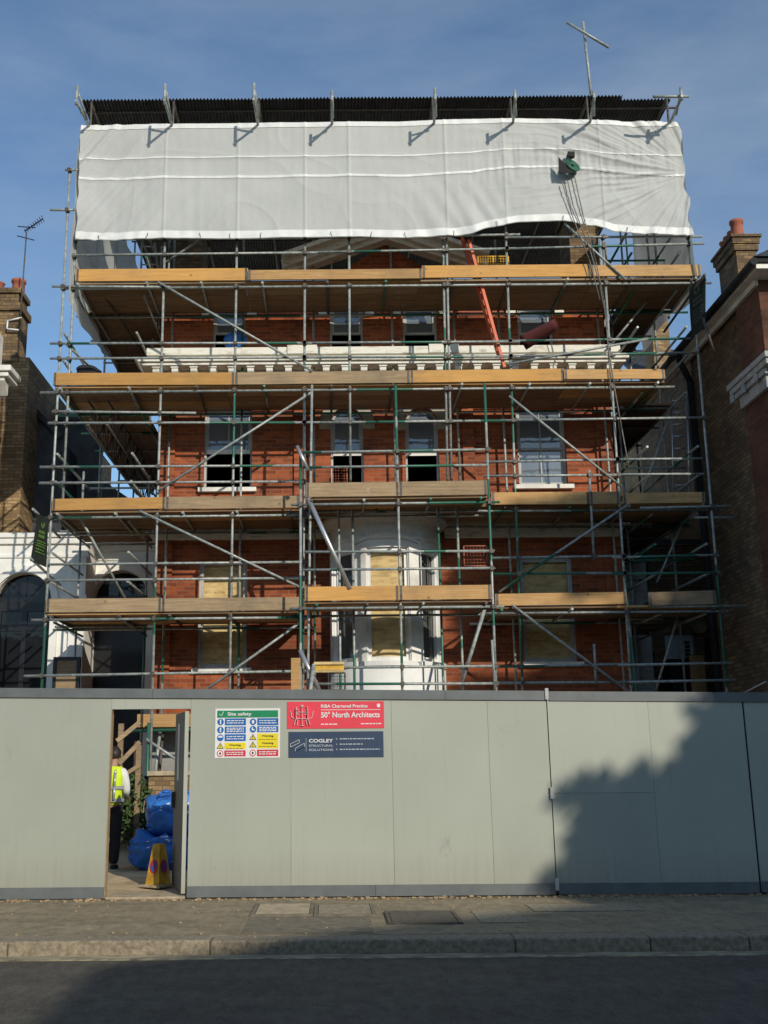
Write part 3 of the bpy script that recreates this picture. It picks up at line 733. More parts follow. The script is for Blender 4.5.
# ---- two-storey bowed bay
bxc = P(388.5, 600, 17.6).x; BR = (P(445, 600, 18.4).x-P(333, 600, 18.4).x)/2
bz1 = P(388, 514, 17.55).z
BH = .55
def cyl(s, z, d):
    t = math.pi*(s-0)/1.0
    return (bxc-(BR-d)*math.cos(t), WY-BH*0-(BR-d)*math.sin(t), z)
wz0, wz1 = P(388, 660, 17.6).z, P(388, 546, 17.6).z
bh = [(.385, .615, wz0, wz1), (.12, .30, wz0, wz1), (.70, .88, wz0, wz1)]
mb = MB(); wall_holes(mb, 0, 1, 0, bz1, bh, cyl, .14, [k/32 for k in range(33)])
bay = obj('bay', mb, M_bay, house, fix=False)
for p in mb.f: pass
prof = [(BR-.02, bz1-.42), (BR+.04, bz1-.42), (BR+.04, bz1-.35), (BR+.0, bz1-.34), (BR+.0, bz1-.12), (BR+.06, bz1-.10), (BR+.12, bz1-.03), (BR+.16, bz1), (BR+.16, bz1+.07), (BR-.05, bz1+.12), (0, bz1+.16)]
obj('bay_cornice', MB().lathe((bxc, WY, 0), prof, 40, math.pi, 2*math.pi), M_bay, bay)
mb = MB()
for k in range(44):
    t = math.pi*(k+.5)/44; c = Vector((bxc-(BR+.045)*math.cos(t), WY-(BR+.045)*math.sin(t), 0)); r_ = Vector((-math.cos(t), -math.sin(t), 0))
    mb.beam(c+Vector((0, 0, bz1-.10)), c+Vector((0, 0, bz1-.04)), .03, .05, r_)
obj('dentil', mb, M_bay, bay)
obj('bay_plinth', MB().lathe((bxc, WY, 0), [(BR+.05, 0), (BR+.05, wz0-.12), (BR+.0, wz0-.10)], 40, math.pi, 2*math.pi), M_bay, bay)
for h in bh:
    s0, s1, z0, z1 = h; n = 8; mid = (s0+s1)/2
    fr = MB()
    for k in range(n):
        a, b = s0+(s1-s0)*k/n, s0+(s1-s0)*(k+1)/n
        for za, zb_ in ((z0, z0+.07), (z1-.07, z1), ((z0+z1)/2-.03, (z0+z1)/2+.03)):
            q = [cyl(a, za, .05), cyl(b, za, .05), cyl(b, zb_, .05), cyl(a, zb_, .05)]; o_ = Vector(cyl(mid, 0, .11))-Vector(cyl(mid, 0, .05)); fr.prism(q, o_)
    w_ = .016
    for a, b in ((s0, s0+w_), (s1-w_, s1)):
        q = [cyl(a, z0, .048), cyl(b, z0, .048), cyl(b, z1, .048), cyl(a, z1, .048)]; fr.prism(q, Vector(cyl(mid, 0, .11))-Vector(cyl(mid, 0, .05)))
    wn = obj('bay_window', fr, M_bay, bay)
    # hood mould over and architrave
    hm = MB()
    for k in range(n):
        f0, f1 = k/n, (k+1)/n; jx = .075 if mid == .5 else .02; A = lambda f: s0-jx+(s1-s0+2*jx)*f
        zf = lambda f: z1+.06+.13*math.sin(math.pi*f)
        q = [cyl(A(f0), zf(f0), -.05), cyl(A(f1), zf(f1), -.05), cyl(A(f1), zf(f1)+.045, -.05), cyl(A(f0), zf(f0)+.045, -.05)]; hm.prism(q, Vector(cyl((A(f0)+A(f1))/2, 0, .0))-Vector(cyl((A(f0)+A(f1))/2, 0, -.05)))
    jw = .07 if mid == .5 else .02
    for a, b in ((s0-jw, s0-.004), (s1+.004, s1+jw)):
        q = [cyl(a, z0-.02, -.035), cyl(b, z0-.02, -.035), cyl(b, z1+.06, -.035), cyl(a, z1+.06, -.035)]; hm.prism(q, Vector(cyl((a+b)/2, 0, .002))-Vector(cyl((a+b)/2, 0, -.035)))
    obj('hood_mould', hm, M_white, bay)
    sl = MB()
    for k in range(n):
        a, b = s0-.03+(s1-s0+.06)*k/n, s0-.03+(s1-s0+.06)*(k+1)/n
        q = [cyl(a, z0-.09, -.08), cyl(b, z0-.09, -.08), cyl(b, z0-.01, -.08), cyl(a, z0-.01, -.08)]; sl.prism(q, Vector(cyl((a+b)/2, 0, .03))-Vector(cyl((a+b)/2, 0, -.08)))
    obj('bay_sill', sl, M_bay, bay)
    pb = MB()
    for k in range(n):
        a, b = s0+(s1-s0)*k/n, s0+(s1-s0)*(k+1)/n; pb.quad(cyl(a, z0, .12), cyl(b, z0, .12), cyl(b, z1, .12), cyl(a, z1, .12))
    obj('plywood_board' if mid == .5 else 'pane', pb, M_ply if mid == .5 else M_bayglass, bay)

# ================================================================== NEIGHBOUR ON THE LEFT
LY = 19.9
lw = thing('stucco_wing', (-4.8, LY, 0), 'low white stucco entrance wing with arched openings left of the brick villa', 'building')
ztop = P(80, 533, LY).z
xc1 = P(86, 600, LY).x; xa0, xa1 = P(-6, 615, LY).x, P(50.5, 615, LY).x
zc = P(22, 573, LY).z; zsp = zc-(xa1-xa0)/2
mb = MB(); XLL = -16
wall_holes(mb, XLL, xc1, 0, ztop, [(xa0, xa1, 0.2, zc, (xa1-xa0)/2)], lambda s, z, d: (s, LY+d, z), .3)
LY2 = LY+.75
mb.quad((xc1, LY, 0), (xc1, LY2, 0), (xc1, LY2, ztop), (xc1, LY, ztop))
xb0, xb1 = P(93, 615, LY2).x, P(147, 615, LY2).x; zc2 = P(120, 571, LY2).z
XE = HL-.01
wall_holes(mb, xc1, XE, 0, ztop, [(xb0, xb1, .2, zc2, (xb1-xb0)/2)], lambda s, z, d: (s, LY2+d, z), .3)
mb.quad((XLL, LY, ztop), (XE, LY, ztop), (XE, LY+5, ztop), (XLL, LY+5, ztop))
mb.quad((XLL, LY+5, 0), (XE, LY+5, 0), (XE, LY+5, ztop), (XLL, LY+5, ztop)); mb.quad((XE, LY2, 0), (XE, LY+5, 0), (XE, LY+5, ztop), (XE, LY2, ztop))
obj('wall', mb, M_stucco, lw, fix=False)
mb = MB()
for h, dd, th in ((0, .10, .10), (.10, .06, .12), (.42, .03, .07)):
    mb.box(XLL, xc1+dd, LY-dd, LY+.02, ztop-h-th, ztop-h)
    mb.box(xc1+dd+.002, XE, LY2-dd, LY2+.02, ztop-h-th, ztop-h)
obj('cornice', mb, M_stucco, lw, bevel=.012)
for (a, b, z, Y) in ((xa0, xa1, zc, LY), (xb0, xb1, zc2, LY2)):
    cx = (a+b)/2; w = (b-a)/2; zs2 = z-w; mb = MB(); n = 20
    for k in range(n):
        t0, t1_ = math.pi*k/n, math.pi*(k+1)/n
        mb.prism([(cx-r*math.cos(t), Y-.06, zs2+r*math.sin(t)) for r, t in ((w+.01, t0), (w+.14, t0), (w+.14, t1_), (w+.01, t1_))], (0, .058, 0))
    for s in (-1, 1): mb.box(cx+s*(w+.075)-.07, cx+s*(w+.075)+.07, Y-.06, Y-.002, .2, zs2-.002)
    obj('arch_surround', mb, M_stucco, lw)
px_ = P(80, 600, LY).x
obj('pilaster', MB().box(xc1-.3, xc1-.004, LY-.07, LY-.002, 0, ztop-.50).box(xc1-.34, xc1+.03, LY-.10, LY-.002, zsp-.05, zsp+.10), M_stucco, lw, bevel=.01)
# glazed black doors in the first arch
cx = (xa0+xa1)/2; w = (xa1-xa0)/2; Y = LY+.16
mb = MB(); mb.box(xa0, xa1, Y, Y+.08, zsp-.18, zsp)
for x in (xa0+.04, cx, xa1-.04): mb.box(x-.05, x+.05, Y-.004, Y+.07, .2, zsp-.182)
for z in (.35, 1.1, zsp-.5): mb.box(xa0, xa1, Y+.003, Y+.066, z-.06, z+.06)
gd = obj('glazed_door', mb, M_darkframe, lw)
pts = [(xa0, Y+.03, .2), (xa1, Y+.03, .2)]+[(cx+w*math.cos(math.pi*k/16), Y+.03, zsp+w*math.sin(math.pi*k/16)) for k in range(17)]
obj('pane', MB().prism(pts, (0, .006, 0)), M_darkglass, gd)
mb = MB()
for t in (50, 90, 130): mb.beam((cx, Y+.02, zsp), (cx+w*math.cos(R(t)), Y+.02, zsp+w*math.sin(R(t))), .02, .02)
obj('fanlight_bar', mb, M_darkframe, gd)
# black door in the porch arch
cx = (xb0+xb1)/2; w = (xb1-xb0)/2; zs2 = zc2-w; Y = LY2+.22
mb = MB().box(xb0, xb1, Y, Y+.05, .2, zs2-.05).box(xb0, xb1, Y-.03, Y+.06, zs2-.048, zs2+.06)
for x in (cx-.25, cx+.25):
    for z in (.9, 1.9, 2.6): mb.box(x-.16, x+.16, Y-.02, Y-.002, z-.3, z+.3)
pd = obj('front_door', mb, M_darkframe, lw)
obj('fanlight', MB().prism([(cx+w*math.cos(math.pi*k/16), Y+.03, zs2+.062+w*math.sin(math.pi*k/16)) for k in range(17)], (0, .006, 0)), M_darkglass, pd)
# leaning board frame in front of the wing
a = P(52, 690, 18.9); b = P(70, 690, 18.9)
lb = thing('timber_crate', ((a.x+b.x)/2, 18.9, 0), 'dark edged brown timber panel standing before the white wing, behind the hoarding', 'timber panel')
zt_c = P(60, 657, 18.9).z
obj('panel', MB().box(a.x+.06, b.x+.1, 18.9, 18.94, 0, zt_c-.06), M_board_old, lb)
obj('frame', MB().box(a.x, a.x+.058, 18.88, 18.98, 0, zt_c).box(b.x+.102, b.x+.16, 18.88, 18.98, 0, zt_c).box(a.x+.06, b.x+.1, 18.88, 18.98, zt_c-.058, zt_c), M_darkframe, lb)

# brick house further left
LB = 22.0
lh = thing('brick_house', (-9, LB, 0), 'tall yellow stock brick house with a chimney stack at the left edge', 'house')
xr = P(31, 440, LB+.5).x; ztl = P(15, 345, LB).z; xc_ = P(27, 310, LB+.5).x
mb = MB().box(-20, xr, LB, LB+9, 0, ztl-.3); obj('wall', mb, M_stock2, lh)
zt2 = P(15, 288, LB).z; x2 = P(28, 320, LB).x
ch = MB().box(xc_-1.15, xc_-.02, LB+.02, LB+.7, ztl-.299, zt2-.55).box(xc_-1.2, xc_+.04, LB-.04, LB+.75, zt2-.549, zt2-.38).box(xc_-1.13, xc_-.06, LB+.02, LB+.7, zt2-.379, zt2-.12).box(xc_-1.18, xc_-.0, LB-.03, LB+.73, zt2-.119, zt2)
ch.box(xc_-1.22, xc_+.05, LB-.05, LB+.8, ztl-.42, ztl-.30)
chim = obj('chimney', ch, M_stock, lh)
for k, px in enumerate((18,)):
    c = P(px, 285, LB+.4); obj('chimney_pot', MB().lathe((c.x, LB+.45, zt2), [(.17, 0), (.15, .08), (.14, .32), (.17, .34), (.17, .40), (.13, .40), (.11, .1)], 16), M_terracotta, chim)
c = P(2, 285, LB+.4); obj('chimney_pot', MB().lathe((c.x-.1, LB+.45, zt2), [(.15, 0), (.13, .3), (.16, .33), (.12, .33), (.1, .05)], 16), M_terracotta, chim)
# projecting white eaves cornice
a = P(17, 390, 20.2)
zc0, zc1 = P(10, 402, 20.2).z, P(10, 352, 20.2).z
mb = MB().box(-16, a.x, 19.7, 20.42, zc0+.50, zc0+.62).box(-16, a.x-.06, 19.76, 20.40, zc0+.40, zc0+.498).box(-16, a.x-.38, 20.1, 20.38, zc0+.1, zc0+.398)
co = obj('cornice', mb, M_white, lh, bevel=.015)
for k in range(6):
    xk = a.x-.30-.42*k; obj('bracket', MB().prism([(xk, 20.098, zc0+.395), (xk, 19.82, zc0+.395), (xk, 19.82, zc0+.33), (xk, 19.97, zc0+.2), (xk, 20.098, zc0+.1)], (.15, 0, 0)), M_white, co)
obj('gable_wall', MB().box(-16, a.x-.45, 20.2, 20.39, 0, zc0+.098), M_stock2, lh)
obj('parapet', MB().box(-16, a.x-.42, 20.1, 20.4, zc0+.622, zc0+1.5), M_white, lh)
# slate side roof sloping down toward the villa
A, B, C_, D_ = P(30, 408, 23), P(62, 440, 23), P(62, 560, 23), P(30, 560, 23)
mb = MB().prism([A, B, C_, D_], (0, 2, 0)); obj('roof', mb, M_slate, lh)
mb = MB().beam(A+Vector((0, -.08, .05)), B+Vector((0, -.08, .05)), .16, .12); obj('verge', mb, M_darkframe, lh)
A = P(45, 423, 24.5); B = P(102, 423, 24.5)
obj('side_wing', MB().box(A.x, B.x, 24.4, 24.8, 0, A.z), M_slate, lh)
obj('flat_roof', MB().box(A.x-.05, B.x+.05, 24.3, 24.9, A.z+.002, A.z+.12), M_slate, lh)
A, B = P(102.3, 480, 24.5), P(152, 514, 24.5)
obj('lower_roof', MB().prism([A, B, Vector((B.x, 24.5, 3)), Vector((A.x, 24.5, 3))], (0, .4, 0)), M_slate, lh)

# television aerial on that chimney
a = P(19.5, 330, LB-.06); b = P(26.5, 232, LB-.06)
ae = thing('tv_aerial', a, 'thin television aerial mast clamped to the left chimney against the sky', 'aerial')
obj('mast', MB().tube((a.x, a.y, a.z-.1), b, .016, 8), M_steel, ae)
y0, y1 = P(25, 231, LB-.06), P(37, 208, LB-.06)
mb = MB().tube(y0, y1+Vector((.0, .5, 0)), .016, 8)
for k in range(9):
    c = y0.lerp(y1+Vector((0, .5, 0)), k/8); w = .12-.008*k; mb.tube(c+Vector((-w*.35, .2, w*.5)), c+Vector((w*.35, -.2, -w*.5)), .008, 6)
obj('yagi_boom', mb, M_black, ae)
mb = MB()
for s in (-1, 1): mb.tube(y0+Vector((-.18, 0, .12*s)), y0+Vector((.22, .05, .16*s-.05)), .012, 6)
obj('reflector', mb, M_black, ae)
obj('bracket', MB().path([(a.x-.02, a.y, a.z), (a.x-.28, a.y-.02, a.z+.02), (a.x-.30, a.y+.06, a.z+.25), (a.x+.02, a.y, a.z+.3)], .02), M_bay, ae)

# ================================================================== NEIGHBOUR ON THE RIGHT
RY = 15.6; RM = 16.55
rh = thing('brick_house', (9.5, RY, 0), 'brown brick house at the right edge with a downpipe and red chimney pots', 'house')
rx = P(752, 430, RM).x; re = 1.61+1.129*(rx-.30)-.10
mb = MB()
def flank(s, z, d): return (rx+d, s, z)
fy = lambda px, py: None
fw0 = [(22.2, 23.6, P(705, 488, 22.8).z, P(705, 402, 22.8).z), (19.6, 20.6, 2.4, 4.2)]; RE = 19.05; WX = 8.55; WE = 27.4; re2 = 1.61+1.129*(WX-.30)-.10
wall_holes(mb, RM, RE, 0, re, [], flank, .18)
mb.quad((rx, RE, 0), (18, RE, 0), (18, RE, re2), (rx, RE, re))
wall_holes(mb, RE, WE, 0, re2, fw0, lambda s, z, d: (WX+d, s, z), .18); mb.quad((WX, WE, 0), (18, WE, 0), (18, WE, re2), (WX, WE, re2))
obj('flank_wall', mb, M_darkbrick, rh, fix=False)
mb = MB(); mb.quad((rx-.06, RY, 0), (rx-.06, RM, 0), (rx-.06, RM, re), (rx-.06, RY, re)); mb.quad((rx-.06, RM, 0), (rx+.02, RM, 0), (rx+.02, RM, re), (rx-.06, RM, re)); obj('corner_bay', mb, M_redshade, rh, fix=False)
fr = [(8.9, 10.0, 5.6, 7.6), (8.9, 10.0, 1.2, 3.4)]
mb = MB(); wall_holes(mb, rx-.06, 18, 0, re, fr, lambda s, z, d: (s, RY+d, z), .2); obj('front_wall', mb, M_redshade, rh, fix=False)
for h in fw0:
    wn = obj('window', MB().box(WX+.06, WX+.12, h[0], h[0]+.07, h[2], h[3]).box(WX+.06, WX+.12, h[1]-.07, h[1], h[2], h[3]).box(WX+.06, WX+.12, h[0]+.07, h[1]-.07, h[2], h[2]+.07).box(WX+.06, WX+.12, h[0]+.07, h[1]-.07, h[3]-.07, h[3]).box(WX+.06, WX+.12, h[0]+.07, h[1]-.07, (h[2]+h[3])/2-.03, (h[2]+h[3])/2+.03), M_white, rh)
    obj('pane', MB().box(WX+.09, WX+.1, h[0]+.05, h[1]-.05, h[2]+.05, h[3]-.05), M_glass, wn)
    obj('sill', MB().box(WX-.06, WX+.05, h[0]-.06, h[1]+.06, h[2]-.09, h[2]-.003), M_white, wn)
for h in fr:
    wn = obj('window', MB().box(h[0], h[0]+.07, RY+.08, RY+.14, h[2], h[3]).box(h[1]-.07, h[1], RY+.08, RY+.14, h[2], h[3]).box(h[0]+.07, h[1]-.07, RY+.08, RY+.14, h[2], h[2]+.07), M_white, rh); obj('pane', MB().box(h[0]+.02, h[1]-.02, RY+.1, RY+.11, h[2]+.02, h[3]), M_glass, wn)
# eaves: soffit, fascia, gutter
mb = MB().box(rx-.24, 18.4, RY-.42, RE+.2, re+.002, re+.09).box(rx-.12, rx-.062, RY-.02, RE+.1, re-.10, re-.001)
mb.box(WX-.24, 18.4, RE+.21, WE+.2, re2+.002, re2+.09).box(WX-.12, WX-.002, RE+.02, WE+.1, re2-.10, re2-.001)
obj('eaves', mb, M_white, rh)
mb = MB(); mb.tube((rx-.30, RY-.5, re+.09), (rx-.30, RE+.25, re+.09), .065, 10).box(rx-.27, 18.4, RY-.46, RE+.2, re+.092, re+.17)
obj('gutter', mb, M_black, rh)
mb = MB(); mb.tube((WX-.30, RE+.05, re2+.09), (WX-.30, WE+.25, re2+.09), .065, 10).box(WX-.27, 18.4, RE+.21, WE+.2, re2+.092, re2+.17); obj('gutter', mb, M_black, rh)
mb = MB(); zr = re+4.2; a, b, c, d = (rx-.3, RY-.5, re+.172), (18.5, RY-.5, re+.172), (18.5, RE+.25, re+.172), (rx-.3, RE+.25, re+.172); r1, r2 = (12.8, 19.2, zr), (12.8, 20, zr)
mb.poly((a, b, r1)); mb.quad(b, c, r2, r1); mb.poly((c, d, r2)); mb.quad(d, a, r1, r2); roof = obj('roof', mb, M_slate, rh)
# chimney
CYr = 21.0
a, b = P(738, 270, CYr), P(758, 270, CYr); zt3 = P(745, 236, CYr).z; dpt = 1.04
x0, x1 = a.x, b.x
mb = MB().box(x0, x1, CYr, CYr+dpt, re-.5, zt3-.35).box(x0-.08, x1+.08, CYr-.07, CYr+dpt+.1, zt3-.2, zt3-.06).box(x0-.05, x1+.05, CYr-.04, CYr+dpt+.05, zt3-.35, zt3-.201).box(x0-.12, x1+.12, CYr-.11, CYr+dpt+.12, zt3-.059, zt3)
ch = obj('chimney', mb, M_stock, roof)
for k in range(4): obj('chimney_pot', MB().lathe(((x0+x1)/2-.08, CYr+.16+.24*k, zt3), [(.17, 0), (.16, .05), (.14, .10), (.125, .36), (.15, .38), (.15, .45), (.12, .45), (.1, .1)] if k == 0 else [(.12, 0), (.10, .24), (.125, .26), (.125, .31), (.09, .31), (.08, .1)], 16), M_terracotta, ch)
# downpipe with hopper
dy = 18.8; dpz = re+.05
mb = MB().path([(rx-.30, dy, re+.03), (rx-.28, dy+.02, re-.15), (rx-.09, dy+.12, re-.5), (rx-.09, dy+.12, .1)], .06, 10); obj('downpipe', mb, M_black, rh)
c = Vector((rx-.03, 23.1, 0)); obj('vent', MB().box(WX-.08, WX-.002, 22.5, 22.85, P(707, 386, 22.5).z, P(707, 374, 22.5).z), M_white, rh, bevel=.01)
a, z = rx, 3.05; obj('cable', MB().path([(rx-.02, 17.0, 2.75), (rx-.02, 18.2, 2.6), (rx-.02, 20, 2.7)], .012), M_bay, rh)
# white moulded cornice along the corner bay, lower than the eaves
fz = P(748, 392, RM).z; xk = rx-.062
mb = MB().box(xk-.19, xk, RY-.4, RM+.28, fz+.10, fz+.2).box(xk-.165, xk, RY-.36, RM+.22, fz, fz+.098).box(xk-.08, xk, RY-.1, RM+.04, fz-.3, fz-.002)
mb.box(xk+.002, 18, RY-.4, RY-.002, fz+.10, fz+.2).box(xk+.002, 18, RY-.34, RY-.002, fz, fz+.098)
co = obj('corner_cornice', mb, M_frame, rh, bevel=.015)
mb = MB().box(xk-.13, xk-.082, RY-.2, RM+.12, fz-.10, fz-.003); obj('bed_mould', mb, M_frame, co, bevel=.01)
for k in range(3):
    yk = RY+.05+.5*k; obj('bracket', MB().box(xk-.17, xk-.132, yk, yk+.12, fz-.14, fz-.003), M_frame, co, bevel=.01)

# ------------------------------------------------------------------ things behind, between the houses
GY = 22.0
gb = thing('garage_building', (8, GY, 0), 'low dark brick rear building with a pale door behind the right scaffold return', 'building')
gx0 = P(642, 600, GY).x; gx1 = WX-.02; gz = P(690, 545, GY).z
dr = rect(667, 634, 697, 700, GY); dk = rect(705, 638, 728, 664, GY)
mb = MB(); wall_holes(mb, gx0, gx1, 0, gz, [(dr[0], dr[1], .3, dr[3]), dk], lambda s, z, d: (s, GY+d, z), .2)
mb.quad((gx0, GY, 0), (gx0, GY+3, 0), (gx0, GY+3, gz), (gx0, GY, gz)); obj('wall', mb, M_darkbrick, gb, fix=False)
pk = P(690, 517, GY)
mb = MB().prism([P(650, 545, GY-.1), P(724, 545, GY-.1), P(714, 517, GY-.1), P(668, 517, GY-.1)], (0, .25, 0)); obj('parapet', mb, M_tan, gb)
obj('roof', MB().box(gx0-.1, gx1+.1, GY-.12, GY+3, gz+.002, gz+.1), M_slate, gb)
dd = obj('door', MB().box(dr[0]+.02, dr[1]-.02, GY+.1, GY+.15, .3, dr[3]), M_clad, gb)
mb = MB(); a, b, c, d = rect(685, 641, 690, 661, GY+.09)
for k in range(5): mb.box(a, b, GY+.085, GY+.098, c+(d-c)*k/5+.02, c+(d-c)*(k+1)/5)
obj('louvre', mb, M_black, dd)
obj('window', MB().box(dk[0], dk[1], GY+.1, GY+.12, dk[2], dk[3]), M_darkglass, gb)
c = P(700, 625, GY-.1); obj('bulkhead_light', MB().lathe((0, 0, 0), [(0, -.05), (.17, -.05), (.19, .0), (.17, .03)], 20), M_tan, gb).matrix_basis = Matrix.Translation((c.x, GY-.06, c.z)) @ Matrix.Rotation(R(90), 4, 'X')
# clad lean-to beside the villa
a = P(626, 600, 21.5); b = P(650, 600, 21.5); zt4 = P(640, 562, 21.5).z
cl = thing('clad_shed', ((a.x+b.x)/2, 21.5, 0), 'pale grey horizontally clad lean-to beside the right flank of the villa', 'shed')
mb = MB(); z = 0
while z < zt4:
    mb.prism([(a.x, 21.5, z), (a.x, 21.47, z), (a.x, 21.495, z+.145), (a.x, 21.5, z+.145)], (b.x-a.x, 0, 0)); z += .15
mb.box(a.x, b.x, 21.502, 24, 0, zt4); obj('cladding', mb, M_clad, cl)
obj('roof', MB().box(a.x-.1, b.x+.1, 21.38, 24.1, zt4+.02, zt4+.1), M_slate, cl)
# rear house seen through the gap
BY = 36
rb = thing('rear_house', (11.5, BY, 0), 'distant pale brick house with a chimney behind the right scaffold return', 'house')
a = P(652, 400, BY); b = P(695, 400, BY); zt5 = P(670, 318, BY).z
x0, x1 = P(651, 330, BY).x, P(668, 330, BY).x
obj('wall', MB().box(a.x, a.x+7, BY, BY+8, 0, P(670, 385, BY).z), M_stock2, rb)
z5 = P(670, 385, BY).z
obj('roof', MB().prism([(a.x-.2, BY-.2, z5+.003), (a.x+7.2, BY-.2, z5+.003), (a.x+7.2, BY+4, z5+3), (a.x-.2, BY+4, z5+3)], (0, .2, -.02)), M_slate, rb)
c = obj('chimney', MB().box(x0, x1, BY-.1, BY+1.0, 4, zt5).box(x0-.08, x1+.08, BY-.2, BY+1.1, zt5+.002, zt5+.2), M_stock2, rb)
for k in range(3): obj('chimney_pot', MB().lathe((x0+.2+.3*k, BY+.5, zt5+.2), [(.12, 0), (.1, .4), (.13, .42), (.1, .42)], 12), M_terracotta, c)

# ================================================================== SCAFFOLD
SF, SI, SC = 17.2, 18.42, 16.57        # front face, inner row, forward centre section
TR = .0218
sc = thing('scaffold', (P(385, 600, SF).x, SF, 0), 'grey and green tube scaffold with four timber boarded lifts round the brick villa', 'scaffold')
rs = random.Random(11)
def T(name, a, b, mat=None, r=TR, n=10):
    return obj(name, MB().tube(a, b, r, n), mat or rs.choice(TUBES), sc)
fronts = []      # (top, bottom) of front standards for couplers
ledg = []
def standard(a, b, Y, ground=True, mat=None, ext=0):
    A, B = P(*a, Y), P(*b, Y)
    if ground: B = A+(B-A)*(A.z/(A.z-B.z))
    if ext: A = A+(A-B).normalized()*ext
    T('standard', A, B, mat)
    fronts.append((A, B)); return A, B
G1, G2, G0 = M_tubeg, M_tubeg2, M_tube
STD = [((70, 168), (42, 685), SF, True, G1), ((76, 236), (62, 519), SF+.05, False, G0), ((165, 238), (153, 670), SF, True, G1), ((237, 238), (230, 670), SF, True, G1),
       ((305, 238), (303, 670), SF, True, G1), ((349, 238), (350.5, 484), SF, False, G0), ((446.5, 238), (451.5, 482), SF, False, G0), ((505.5, 226), (521.5, 662), SF, True, G2),
       ((602.5, 236), (629.5, 662), SF, True, G0), ((688, 234), (726, 680), SF, True, G1),
       ((300.5, 455), (300.5, 670), SC, True, G2), ((312, 385), (308, 670), SC+.35, True, G0), ((395.5, 385), (402, 672), SC, True, G1), ((484.5, 383), (495.5, 672), SC, True, G2), ((443, 240), (447.5, 482), SF+.02, False, G2), ((623, 560), (634, 670), SF+.3, True, G2), ((589, 470), (594, 560), SF-.05, False, G0)]
for s in STD: standard(*s)
# inner row close to the wall
inn = [169.5, 241.5, 314, 394.5, 458, 504, 606]
for k, px in enumerate(inn):
    x = P(px, 430, SI).x; top = P(px, 240 if k != 3 else 245, SI).z
    if k in (3, 4): T('standard', (x, SI-.02, top), (x, SI-.02, P(px, 484, SI).z), rs.choice([G0, G1]))
    else: T('standard', (x, SI, top), (x, SI, 0), rs.choice([G0, G1]))
for px in (338.5, 352, 437, 456): 
    Yb = 17.25; A = P(px, 488, Yb); T('standard', A, (A.x, Yb, 0), rs.choice([G1, G2, G0]))
A = P(596, 590, SF-.02); T('standard', P(594, 644, SF-.06), P(596, 684, SF-.06), G0)
T('standard', P(492, 640, SC-.06), P(495, 690, SC-.06), G0)

def ledger(px0, py0, px1, py1, Y, name='ledger', mat=None, Y1=None):
    A, B = P(px0, py0, Y), P(px1, py1, Y1 or Y); T(name, A, B, mat); ledg.append((A, B)); return A, B
YO = SF-.05
# below the first lift
ledger(24, 676, 306, 671, YO); ledger(306, 668, 497, 666, SC-.05); ledger(306, 684, 497, 683.5, SC-.05); ledger(488, 667, 633, 664, YO); ledger(490, 683, 632, 682, YO); ledger(618, 665, 731, 663, YO-.05); ledger(628, 682, 735, 680, YO-.05)
# guard rails per lift
for q in ((48, 564.5, 306, 562), (46, 580.5, 306, 578), (304, 552, 494, 551), (303, 570, 494, 568)):
    ledger(*q, (SC if q[0] > 300 else SF)-.05, 'guard_rail')
for q in ((492, 558, 626, 556), (494, 574, 627, 573), (612, 557.5, 718, 555), (612, 574, 720, 572.5)): ledger(*q, YO, 'guard_rail')
for q in ((40, 467, 306, 465.5), (39, 483, 306, 481.5)): ledger(*q, YO, 'guard_rail')
for q in ((303, 452.5, 488, 449.5), (303, 467.5, 488, 465)): ledger(*q, SC-.05, 'guard_rail')
for q in ((484, 462, 619, 459.5), (484, 476, 618, 475), (612, 459.5, 702, 458.5), (612, 474.5, 704, 474)): ledger(*q, YO, 'guard_rail')
for q in ((50, 343.5, 312, 343), (50, 358.5, 316, 357.5), (300, 343, 520, 341.5), (298, 357.5, 520, 356.5), (500, 341, 691, 338.5), (500, 356.5, 698, 352.5)): ledger(*q, YO, 'guard_rail')
ledger(52, 411.5, 196, 413, YO, 'ledger', G0); ledger(48, 423, 320, 422.5, YO, 'ledger', G2); ledger(300, 422.8, 506, 420.5, YO, 'ledger', G1); ledger(500, 420.5, 706, 417.5, YO, 'ledger', G0)
for q in ((72, 239.5, 320, 238), (71, 255.3, 318, 252.5), (310, 237.8, 520, 234.5), (305, 252.5, 515, 248.5), (505, 237.5, 702, 236.5), (500, 249, 704, 243.5)): ledger(*q, YO, 'guard_rail')
for q in ((52, 286.5, 170, 287), (50, 210, 78, 210), (65, 170, 80, 170)): ledger(*q, YO, 'ledger', G0)

ledger(640, 508, 731, 506, YO, 'ledger', G1); ledger(694, 517.5, 735, 517.5, SF+.1, 'ledger', G0); ledger(650, 606.5, 746, 606, YO, 'ledger', G0); ledger(690, 280, 706, 280, YO, 'ledger', G2)
